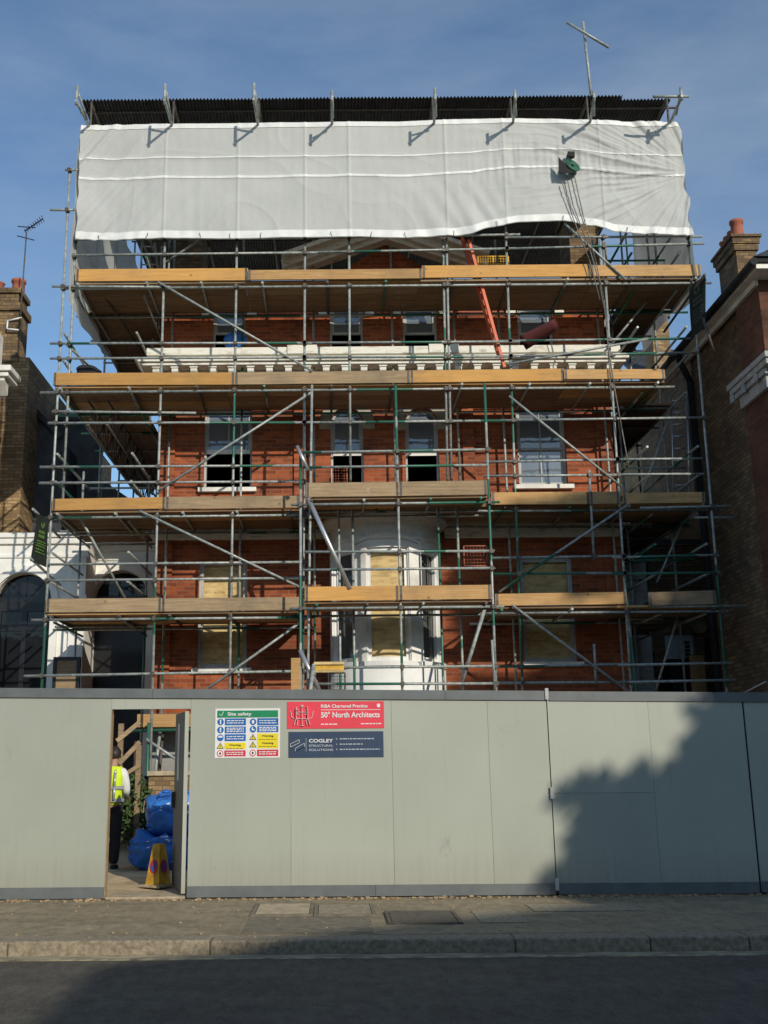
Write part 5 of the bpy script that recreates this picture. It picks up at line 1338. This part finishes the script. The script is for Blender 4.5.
# low loading platform
lp = thing('loading_platform', (-2.6, 17.6, 0), 'small timber platform on green tubes seen through the doorway', 'platform')
zl = P(165, 730, 17.6).z
obj('ledger', MB().tube(P(128, 731, 17.6), P(215, 729, 17.6), .027), M_green, lp)
A = P(149, 715, 17.55); obj('standard', MB().tube((A.x, 17.55, 2.2), (A.x-.0, 17.55, 0), .026), M_tubeg2, lp)
A = P(140, 715, 17.9); obj('toe_board', MB().box(A.x, A.x+1.6, 17.65, 17.69, P(165, 727, 17.65).z, P(165, 714, 17.65).z), M_board_mid, lp)
for k in range(4): obj('deck_board', MB().box(A.x, A.x+1.6, 17.7+.23*k, 17.92+.23*k, zl+.03, zl+.068), M_deck, lp)
obj('brace', MB().tube(P(146, 739, 17.5), P(180, 762, 17.5), .024), M_tube, lp)
obj('standard', MB().tube(P(160, 732, 17.75), P(152, 800, 17.75), .026), M_tube, lp)
obj('standard', MB().tube(P(163, 732, 17.9), P(157, 800, 17.9), .024), M_steel, lp)
# timber stair rail
sr = thing('timber_handrail', P(120, 760, 17.0), 'rough timber handrail of a site stair behind the worker', 'handrail')
for p, q, w in (((117, 741), (140, 722), .07), ((119, 764), (140, 742), .07), ((124, 775), (140, 765), .06)): obj('rail', MB().beam(P(*p, 17.0), P(*q, 17.0), .04, w), M_board_old, sr)
A = P(121, 730, 17.05); obj('post', MB().box(A.x-.04, A.x+.04, 17.03, 17.1, 0, A.z+.1), M_board_old, sr)
A = P(139, 745, 17.05); obj('post', MB().box(A.x-.04, A.x+.04, 17.03, 17.1, 0, A.z), M_board_old, sr)
A = P(116, 752, 17.8); tag(obj('timber_stack', MB().box(A.x-.4, A.x+.25, 17.7, 18.2, .0, .6).box(A.x-.35, A.x+.2, 17.75, 18.1, .602, .9), M_board_old, bevel=.01), 'dark timber offcuts stacked behind the worker', 'timber')
# bush
leafm = plain('ivy_leaf', (.07, .12, .03), (.03, .06, .015), .6, 7)
def leaves(c, rad, n, s, seed, flat=1.0):
    rr = random.Random(seed); mb = MB()
    for k in range(n):
        d = Vector((rr.gauss(0, 1), rr.gauss(0, 1), rr.gauss(0, 1))); d.normalize(); r = rr.random()**.4
        p = Vector(c)+Vector((d.x*rad[0], d.y*rad[1], d.z*rad[2]))*r*(1+.5*noise.noise(d*2.2+Vector((seed, 0, 0))))
        a = Vector((rr.gauss(0, 1), rr.gauss(0, 1), rr.gauss(0, 1))).normalized(); b = a.orthogonal().normalized(); sz = s*rr.uniform(.6, 1.3)
        mb.quad(p-a*sz, p+b*sz*.55, p+a*sz, p-b*sz*.55)
    return mb
bc = P(131, 810, 17.2)
bu = thing('ivy_bush', (bc.x, 17.2, 0), 'green leafy bush in the sun behind the worker in the doorway', 'bush')
obj('foliage', leaves((bc.x, 17.2, bc.z+.05), (.36, .3, .55), 900, .05, 3), leafm, bu, fix=False)
mb = MB()
for k in range(5): mb.tube((bc.x+.05*k-.1, 17.2, 0), (bc.x+.12*k-.25, 17.15, bc.z+.2), .02, 6, .01)
obj('stem', mb, M_board_old, bu)
A = P(136, 780, 17.5); tag(obj('tree_trunk', MB().tube((A.x, 17.6, 0), (A.x-.02, 17.6, 1.9), .07, 10, .05), plain('bark', (.10, .07, .045), (.05, .035, .025), .95, 10, bmp=.6)), 'thin dark trunk rising beside the bush', 'trunk')
# mound of earth
c = P(122, 840, 17.4)
struct(obj('earth_bank', MB().grid(lambda u, v: (c.x-1.2+2.0*u, 16.9+1.0*v, .0+.42*math.sin(math.pi*u)*math.sin(math.pi*min(1, v*1.3)*.8)+.06*noise.noise(Vector((u*7, v*7, 0)))), 30, 20), M_site, fix=False))
# tonne bags
def bag(cx, cy, z0, sx, sy, sz, seed, label):
    t = thing('rubble_bag', (cx, cy, z0), label, 'rubble bag', 'blue rubble bags in the doorway')
    def f(u, v):
        a = 2*math.pi*u; e = .62
        ca, sa = math.cos(a), math.sin(a); ph = math.pi*v
        rr = math.sin(ph)**.45 if 0 < v < 1 else 0
        x = sx*rr*math.copysign(abs(ca)**e, ca); y = sy*rr*math.copysign(abs(sa)**e, sa); z = sz*(.5-.5*math.copysign(abs(math.cos(ph))**.7, math.cos(ph)))
        n1 = noise.noise(Vector((x*3+seed, y*3, z*3.5))); n2 = noise.noise(Vector((x*8+seed, y*8, z*5)))
        n3 = abs(noise.noise(Vector((x*6+y*4+seed, z*9, 4)))); n4 = abs(noise.noise(Vector((x*13+seed, y*13, z*11))))
        k = 1+.14*n1+.08*n2-.16*n3-.06*n4
        return (cx+x*k, cy+y*k, z0+max(0, z*(1+.25*n1-.18*n3)))
    obj('sack', MB().grid(f, 110, 56), M_blue, t, fix=False)
    mb = MB()
    for s in (-.25, .3):
        pts = [(cx+s*sx*1.4-.1, cy-.1, z0+sz*.93), (cx+s*sx*1.4-.05, cy-.12, z0+sz*1.05), (cx+s*sx*1.4+.07, cy-.1, z0+sz*1.06), (cx+s*sx*1.4+.12, cy-.08, z0+sz*.92)]; mb.path(pts, .018, 6)
    obj('handle', mb, M_blue, t)
    mb = MB(); rr = random.Random(seed)
    for k in range(12):      # faded print on the front
        u = .70+rr.random()*.11; v = .52+.2*rr.random(); q = [Vector(f(u+du, v+dv))+Vector((0, -.008, 0)) for du, dv in ((0, 0), (.012, 0), (.012, .03), (0, .03))]; mb.poly(q)
    obj('print', mb, M_bay, t, fix=False)
bag(P(161, 850, 16.2).x+.06, 16.25, .0, .52, .42, .58, 1, 'lower and wider of the two stacked blue rubble bags')
bag(P(170, 820, 16.2).x+.08, 16.3, .50, .47, .38, .60, 5, 'upper blue rubble bag resting on the other one')
# no waiting cone
cc = P(158, 887, 14.0)
cn = thing('no_waiting_cone', (cc.x, 14.0, .03), 'yellow four sided no waiting cone with red and blue roundels in the doorway', 'traffic cone')
Mz = Matrix.Translation((cc.x, 14.0, .03)) @ Matrix.Rotation(R(-32), 4, 'Z')
mb = MB(); w0, w1, hh = .115, .056, .52
pts = [[Mz @ Vector((sx*w, sy*w, z)) for sx, sy in ((-1, -1), (1, -1), (1, 1), (-1, 1))] for w, z in ((w0, .03), (w1, hh))]
for k in range(4): mb.quad(pts[0][k], pts[0][(k+1) % 4], pts[1][(k+1) % 4], pts[1][k])
mb.quad(*pts[1]); obj('body', mb, M_yellow, cn, bevel=.008)
obj('base', MB().box(-.165, .165, -.165, .165, 0, .03, Mz), M_conc, cn, bevel=.008)
for fc in (0, 90):
    Mf = Mz @ Matrix.Rotation(R(fc), 4, 'Z')
    def dk_(r, off, n=20):
        tl = (w0-w1)/(hh-.03); q = []
        for k in range(n):
            t = 2*math.pi*k/n; z = .25+r*math.sin(t); yy = -(w0-(z-.03)*tl)-off; q.append(Mf @ Vector((r*.8*math.cos(t), yy, z)))
        return q
    mb = MB(); mb.poly(dk_(.085, .004)); rd = obj('roundel', mb, M_sgr, cn, fix=False)
    mb = MB(); mb.poly(dk_(.063, .007)); obj('roundel_centre', mb, M_sgb, rd, fix=False)
    q0, q1 = dk_(.063, .010)[7], dk_(.063, .010)[17]; mb = MB().beam(q0, q1, .024, .003, (q1-q0).cross(Vector((0, 0, 1)))); obj('bar', mb, M_sgr, rd)
# bins and timbers at right
a, b, c, d = rect(671, 656, 690, 690, 20.5)
wb = thing('wheelie_bin', ((a+b)/2, 20.6, 0), 'black wheeled bin standing below the right return of the scaffold', 'bin')
obj('body', MB().prism([(a, 20.5, d-.15), (b, 20.5, d-.12), (b-.05, 20.55, .05), (a+.05, 20.55, .05)], (0, .55, 0)), M_black, wb, bevel=.015)
obj('lid', MB().box(a-.03, b+.03, 20.45, 21.1, d-.115, d-.06), M_black, wb, bevel=.015)
obj('wheel', MB().tube((a+.02, 21.05, .1), (b-.02, 21.05, .1), .1, 14), M_black, wb)
for k, (px, w) in enumerate(((694, .09), (700, .11))):
    A = P(px, 655, 20.0); tag(obj('timber_post', MB().box(A.x-w, A.x+w, 20.0+.1*k, 20.08+.1*k, 0, A.z), M_board_mid, bevel=.004), ['pale leaning timber next to the black bin', 'wider pale timber right of the one next to the bin'][k], 'timber')

# ================================================================== PERSON
def skinmesh(name, verts, edges, radii, mat, parent, root=0, sub=2):
    me = bpy.data.meshes.new(name); me.from_pydata([tuple(v) for v in verts], edges, []); me.update()
    o = bpy.data.objects.new('tmp', me); COL.objects.link(o)
    sk = o.modifiers.new('skin', 'SKIN'); sk.use_smooth_shade = True
    for i, r in enumerate(radii):
        r = r if isinstance(r, tuple) else (r, r); me.skin_vertices[0].data[i].radius = r; me.skin_vertices[0].data[i].use_root = (i == root)
    ss = o.modifiers.new('sub', 'SUBSURF'); ss.levels = sub; ss.render_levels = sub
    dg = bpy.context.evaluated_depsgraph_get(); m2 = bpy.data.meshes.new_from_object(o.evaluated_get(dg)); bpy.data.objects.remove(o)
    return link(name, m2, mat, parent, fix=False)
py_ = 16.2; pc = P(107.5, 868, py_); px_ = pc.x
M_skin = plain('skin', (.42, .24, .16), (.36, .2, .13), .55, 6)
M_hair = plain('dark_hair', (.025, .016, .011), (.012, .008, .006), .6, 30)
M_hivis = plain('hivis_yellow', (.62, .80, .02), (.54, .70, .015), .6, 8, bmp=.3, bscale=12)
M_hivis.node_tree.nodes['Principled BSDF'].inputs['Roughness'].default_value = .7
M_refl = plain('reflective_tape', (.45, .46, .46), (.36, .37, .37), .3, 10, metal=.3)
M_shirt = plain('white_shirt', (.75, .74, .72), (.6, .6, .59), .8, 8, bmp=.3, bscale=10)
M_trouser = plain('black_trousers', (.02, .02, .022), (.01, .01, .012), .85, 8, bmp=.3, bscale=10)
M_boot = plain('work_boot', (.035, .03, .028), (.02, .018, .016), .7, 8)
pe = thing('person', (px_, py_, 0), 'person in a yellow hi-vis vest and black trousers standing inside the doorway', 'person')
def L(x, y, z): return Vector((px_+x, py_+y, z))
# facing away and to the right
bv = [L(0, 0, .98), L(0, 0, 1.12), L(.0, .0, 1.30), L(.02, .01, 1.44), L(.03, .02, 1.53), L(.035, .025, 1.60), L(.04, .05, 1.68), L(.04, .05, 1.755),
      L(-.17, -.02, 1.43), L(-.20, .0, 1.15), L(-.13, .22, 1.04), L(.19, .02, 1.43), L(.235, .03, 1.16), L(.19, .24, 1.06),
      L(-.09, 0, .90), L(-.10, .02, .50), L(-.10, -.02, .09), L(.09, 0, .90), L(.09, .03, .50), L(.085, -.01, .09), L(-.10, .13, .045), L(.10, .14, .045)]
be = [(0, 1), (1, 2), (2, 3), (3, 4), (4, 5), (5, 6), (6, 7), (3, 8), (8, 9), (9, 10), (3, 11), (11, 12), (12, 13), (0, 14), (14, 15), (15, 16), (0, 17), (17, 18), (18, 19), (16, 20), (19, 21)]
br_ = [(.13, .10), (.125, .095), (.14, .10), (.11, .08), .052, .06, (.078, .095), (.06, .075), .055, .043, .03, .055, .043, .03, .085, .055, .042, .085, .055, .042, .04, .04]
body = skinmesh('body', bv, be, br_, M_skin, pe)
vest = skinmesh('vest', [L(0, 0, .90), L(0, 0, 1.12), L(0, 0, 1.30), L(.015, .008, 1.42), L(.02, .01, 1.495), L(-.15, -.01, 1.44), L(.17, .01, 1.44)], [(0, 1), (1, 2), (2, 3), (3, 4), (3, 5), (3, 6)], [(.195, .155), (.19, .15), (.20, .15), (.15, .125), (.085, .085), .09, .09], M_hivis, pe)
for z, r in ((1.02, .205), (1.20, .205)):
    obj('reflective_band', MB().lathe(L(0, 0, z), [(r*1.02, -.025), (r*1.02, .025)], 32), M_refl, vest).matrix_basis = Matrix.Translation(L(0, 0, z)) @ Matrix.Diagonal((1, .80, 1, 1)) @ Matrix.Translation(-L(0, 0, z))
for s in (-1, 1): obj('reflective_strap', MB().path([L(s*.085, -.17, 1.02), L(s*.09, -.168, 1.22), L(s*.085, -.12, 1.40), L(s*.08, -.05, 1.485)], .022, 6), M_refl, vest)
for s in ((8, 9, 10), (11, 12, 13)):
    q = [bv[s[0]]+Vector((-.09 if s[0] == 11 else .09, 0, .02)), bv[s[0]], bv[s[1]], bv[s[1]].lerp(bv[s[2]], .85)]; skinmesh('sleeve', q, [(0, 1), (1, 2), (2, 3)], [.07, .08, .064, .048], M_shirt, pe)
skinmesh('trousers', [bv[0]+Vector((0, 0, .06)), bv[14], bv[15], bv[16]+Vector((0, 0, .0)), bv[17], bv[18], bv[19]], [(0, 1), (1, 2), (2, 3), (0, 4), (4, 5), (5, 6)], [(.165, .135), .118, .092, .08, .118, .092, .08], M_trouser, pe)
for i, j in ((16, 20), (19, 21)): skinmesh('boot', [bv[i]+Vector((0, -.05, -.035)), bv[i]+Vector((0, .03, -.03)), bv[j]+Vector((0, .03, .0))], [(0, 1), (1, 2)], [.05, .055, .043], M_boot, pe)
def hair(u, v):
    a, ph = 2*math.pi*u, math.pi*.62*v; d = Vector((math.cos(a)*math.sin(ph)*.098, math.sin(a)*math.sin(ph)*.112, math.cos(ph)*.125))
    return L(.04, .045, 1.685)+d*(1+.08*noise.noise(d*40))+Vector((0, -.015, 0))
obj('hair', MB().grid(hair, 28, 14), M_hair, pe, fix=False)
def lathe_ball(c, r): return MB().lathe(c, [(r*math.sin(math.pi*k/8), -r*math.cos(math.pi*k/8)) for k in range(9)], 12)
for s in (-1, 1):
    obj('ear', MB().grid(lambda u, v: L(.04+s*.10, .04, 1.67)+Vector((.012*math.cos(2*math.pi*u)*math.sin(math.pi*v), .022*math.sin(2*math.pi*u)*math.sin(math.pi*v), .034*math.cos(math.pi*v))), 10, 8), M_skin, body)
    obj('eye', lathe_ball(L(.04+s*.034, .135, 1.685), .012), M_sgw, body)
obj('nose', MB().grid(lambda u, v: L(.04, .148, 1.66)+Vector((.014*math.cos(2*math.pi*u)*math.sin(math.pi*v), .022*math.sin(2*math.pi*u)*math.sin(math.pi*v), .03*math.cos(math.pi*v))), 10, 8), M_skin, body)
obj('mouth', MB().box(px_+.015, px_+.065, py_+.136, py_+.143, 1.612, 1.622), M_redplastic, body)
for wr_ in (10, 13):     # hands: palm with four fingers and a thumb
    w = bv[wr_]; hv = [w, w+Vector((0, .06, -.005))]; he = [(0, 1)]; hr = [(.026, .018), (.036, .016)]
    for k, (dx, ln) in enumerate(((-.028, .062), (-.010, .074), (.010, .070), (.028, .055))):
        b0 = len(hv); hv += [w+Vector((dx, .095, -.008)), w+Vector((dx, .095+ln*.5, -.02)), w+Vector((dx, .095+ln*.8, -.045))]; he += [(1, b0), (b0, b0+1), (b0+1, b0+2)]; hr += [.010, .009, .0075]
    b0 = len(hv); sgn = 1 if wr_ == 10 else -1
    hv += [w+Vector((sgn*.042, .05, -.01)), w+Vector((sgn*.055, .085, -.025))]; he += [(0, b0), (b0, b0+1)]; hr += [.011, .009]
    skinmesh('hand', hv, he, hr, M_skin, pe, sub=1)

# ================================================================== ACROSS THE STREET (behind the viewer): what casts the shade
def rawtree(x, y, H, cz, rad, n, seed, label, leafs=.16):
    t = thing('street_tree', (x, y, 0), label, 'tree')
    tr = MB().tube((x, y, -.1), (x, y, cz-rad[2]*.5), .28, 12, .18)
    rr = random.Random(seed)
    for k in range(9):
        a = rr.uniform(0, 6.28); p = Vector((x, y, cz-rad[2]*.5-rr.uniform(0, .6))); q = Vector((x+rad[0]*.7*math.cos(a), y+rad[1]*.7*math.sin(a), cz+rad[2]*rr.uniform(-.4, .6))); tr.tube(p, q, .09, 8, .025)
    obj('trunk', tr, MATS['bark'], t)
    obj('crown', leaves((x, y, cz), rad, n, leafs, seed), leafm, t, fix=False)
AZ, EL = R(28), R(24)
SUN = Vector((math.sin(AZ)*math.cos(EL), -math.cos(AZ)*math.cos(EL), math.sin(EL)))
def towards(px, py, Y, y0, zground=None):
    p = P(px, py, Y); t = (p.y-y0)/-SUN.y; return p+SUN*t
def street_tree(x, y, blobs, seed, label):
    t = thing('street_tree', (x, y, 0), label, 'tree'); rr = random.Random(seed)
    top = max(b[2] for b in blobs); tr = MB().tube((x, y, -.1), (x, y, 4.2), .32, 14, .22).tube((x, y, 4.2), (x+.6, y-.3, top), .22, 10, .06)
    cr = MB()
    for k, (bx_, by_, bz_, rx_, ry_, rz2, n) in enumerate(blobs):
        tr.tube((x, y, 3.8+.4*k), (bx_, by_, bz_), .14, 8, .03)
        for q in range(6):
            a = rr.uniform(0, 6.28); tr.tube((bx_, by_, bz_), (bx_+rx_*.7*math.cos(a), by_+ry_*.7*math.sin(a), bz_+rz2*rr.uniform(-.6, .6)), .05, 6, .012)
        l = leaves((bx_, by_, bz_), (rx_, ry_, rz2), n, .15, seed+k); i = len(cr.v); cr.v += l.v; cr.f += [[q+i for q in f] for f in l.f]; cr.sm += l.sm
    obj('trunk', tr, MATS['bark'], t); obj('crown', cr, leafm, t, fix=False)
street_tree(18.5, -4.5, [(13.95, -4.5, 9.45, 1.9, 1.4, .85, 6500), (15.5, -4.5, 10.6, 1.6, 1.4, 1.15, 6000), (16.6, -4.1, 9.3, 2.4, 2.2, 2.2, 9000), (19.4, -4.5, 11.7, 3.7, 2.8, 3.2, 14000), (22.3, -4.7, 17.2, 4.5, 3.2, 4.6, 16000), (18.3, -4.5, 13.9, 1.7, 1.8, 1.6, 4500), (16.2, -4.5, 16.15, 1.7, 1.2, .66, 6000), (16.3, -4.5, 14.05, 1.9, 1.2, .7, 6500)], 21, 'big leafy street tree on the far pavement opposite the scaffolded villa')
def street_house(x0, x1, y1, eave, apex, gable, label, mat, seed):
    t = thing('opposite_house', ((x0+x1)/2, y1, 0), label, 'house'); y0 = y1-11
    if gable:
        mb = MB().prism([(x0, y1, -.1), (x1, y1, -.1), (x1, y1, eave), ((x0+x1)/2, y1, apex), (x0, y1, eave)], (0, -11, 0)); obj('wall', mb, mat, t)
        mb = MB(); xm = (x0+x1)/2
        for s in (-1, 1):
            e = (x0-.02) if s < 0 else (x1+.02)
            mb.prism([(e, y1+.05, eave+.004), (xm, y1+.05, apex+.004), (xm, y1+.05, apex+.09), (e, y1+.05, eave+.09)], (0, -11.1, 0))
        obj('roof', mb, M_slate, t)
    else:
        obj('wall', MB().box(x0, x1, y0, y1, -.1, eave), mat, t)
        obj('roof', MB().prism([(x0-.1, y1+.2, eave+.004), (x0-.1, y0-.2, eave+.004), (x0-.1, (y0+y1)/2, apex)], (x1-x0+.2, 0, 0)), M_slate, t)
    for k in range(int((x1-x0)/2.6)):
        for z in (1.0, 4.0):
            xx = x0+.9+2.6*k; w = obj('window', MB().box(xx, xx+1.1, y1+.002, y1+.06, z, z+1.6), M_white, t); obj('pane', MB().box(xx+.08, xx+1.02, y1+.062, y1+.066, z+.08, z+1.52), M_darkglass, w)
street_house(7.85, 21.5, -9.0, 9.15, 10.75, True, 'red brick gabled house across the street behind the tree', M_red, 1)
street_house(-6.5, 5.6, -9.5, 5.6, 7.6, False, 'low brown brick house added across the street to cut sky light', M_darkbrick, 2)  # unseen house put in to lower sky light from the horizon
street_house(-21, -7.6, -9.5, 5.9, 8.0, False, 'stock brick house added across the street farther left to cut sky light', M_stock, 3)  # second unseen house put in against the low sky light
street_house(23.5, 38, -9.2, 8.6, 11.5, False, 'stock brick house across the street at the right end', M_stock, 4)

# ================================================================== LIGHT, SKY
w = bpy.data.worlds.new('World'); scene.world = w; w.use_nodes = True; nt = w.node_tree
bg = nt.nodes['Background']; sky = N(nt, 'ShaderNodeTexSky', sky_type='NISHITA'); sky.sun_disc = False
sky.sun_elevation = EL; sky.sun_rotation = math.atan2(SUN.x, SUN.y); sky.altitude = 20; sky.air_density = 1.0; sky.dust_density = .3; sky.ozone_density = 2.0
tc = N(nt, 'ShaderNodeTexCoord'); mp = N(nt, 'ShaderNodeMapping'); mp.inputs['Scale'].default_value = (1.2, 2.0, 4.5); mp.inputs['Rotation'].default_value = (.2, .5, .3); nt.links.new(tc.outputs['Generated'], mp.inputs[0])
f = noisef(nt, mp.outputs[0], 1.6, 7, .6)
cl_ = ramp(nt, f, [(.42, (0, 0, 0)), (.75, (.30, .30, .30))])
nt.links.new(mixc(nt, cl_, mixc(nt, 1.0, sky.outputs[0], (.87, 1.0, 1.06), 'MULTIPLY'), (4.2, 4.7, 5.2)), bg.inputs[0]); bg.inputs[1].default_value = .132
sl = bpy.data.lights.new('sun', 'SUN'); sl.energy = 3.6; sl.angle = R(.53); sl.color = (1, .92, .78)
so = bpy.data.objects.new('sun', sl); COL.objects.link(so); so.rotation_euler = SUN.to_track_quat('Z', 'Y').to_euler(); so.location = SUN*60
vs = scene.view_settings; vs.view_transform = 'Standard'; vs.look = 'None'; vs.gamma = 1; vs.exposure = 0; vs.use_curve_mapping = False
scene.cycles.max_bounces = 8; scene.cycles.transparent_max_bounces = 8
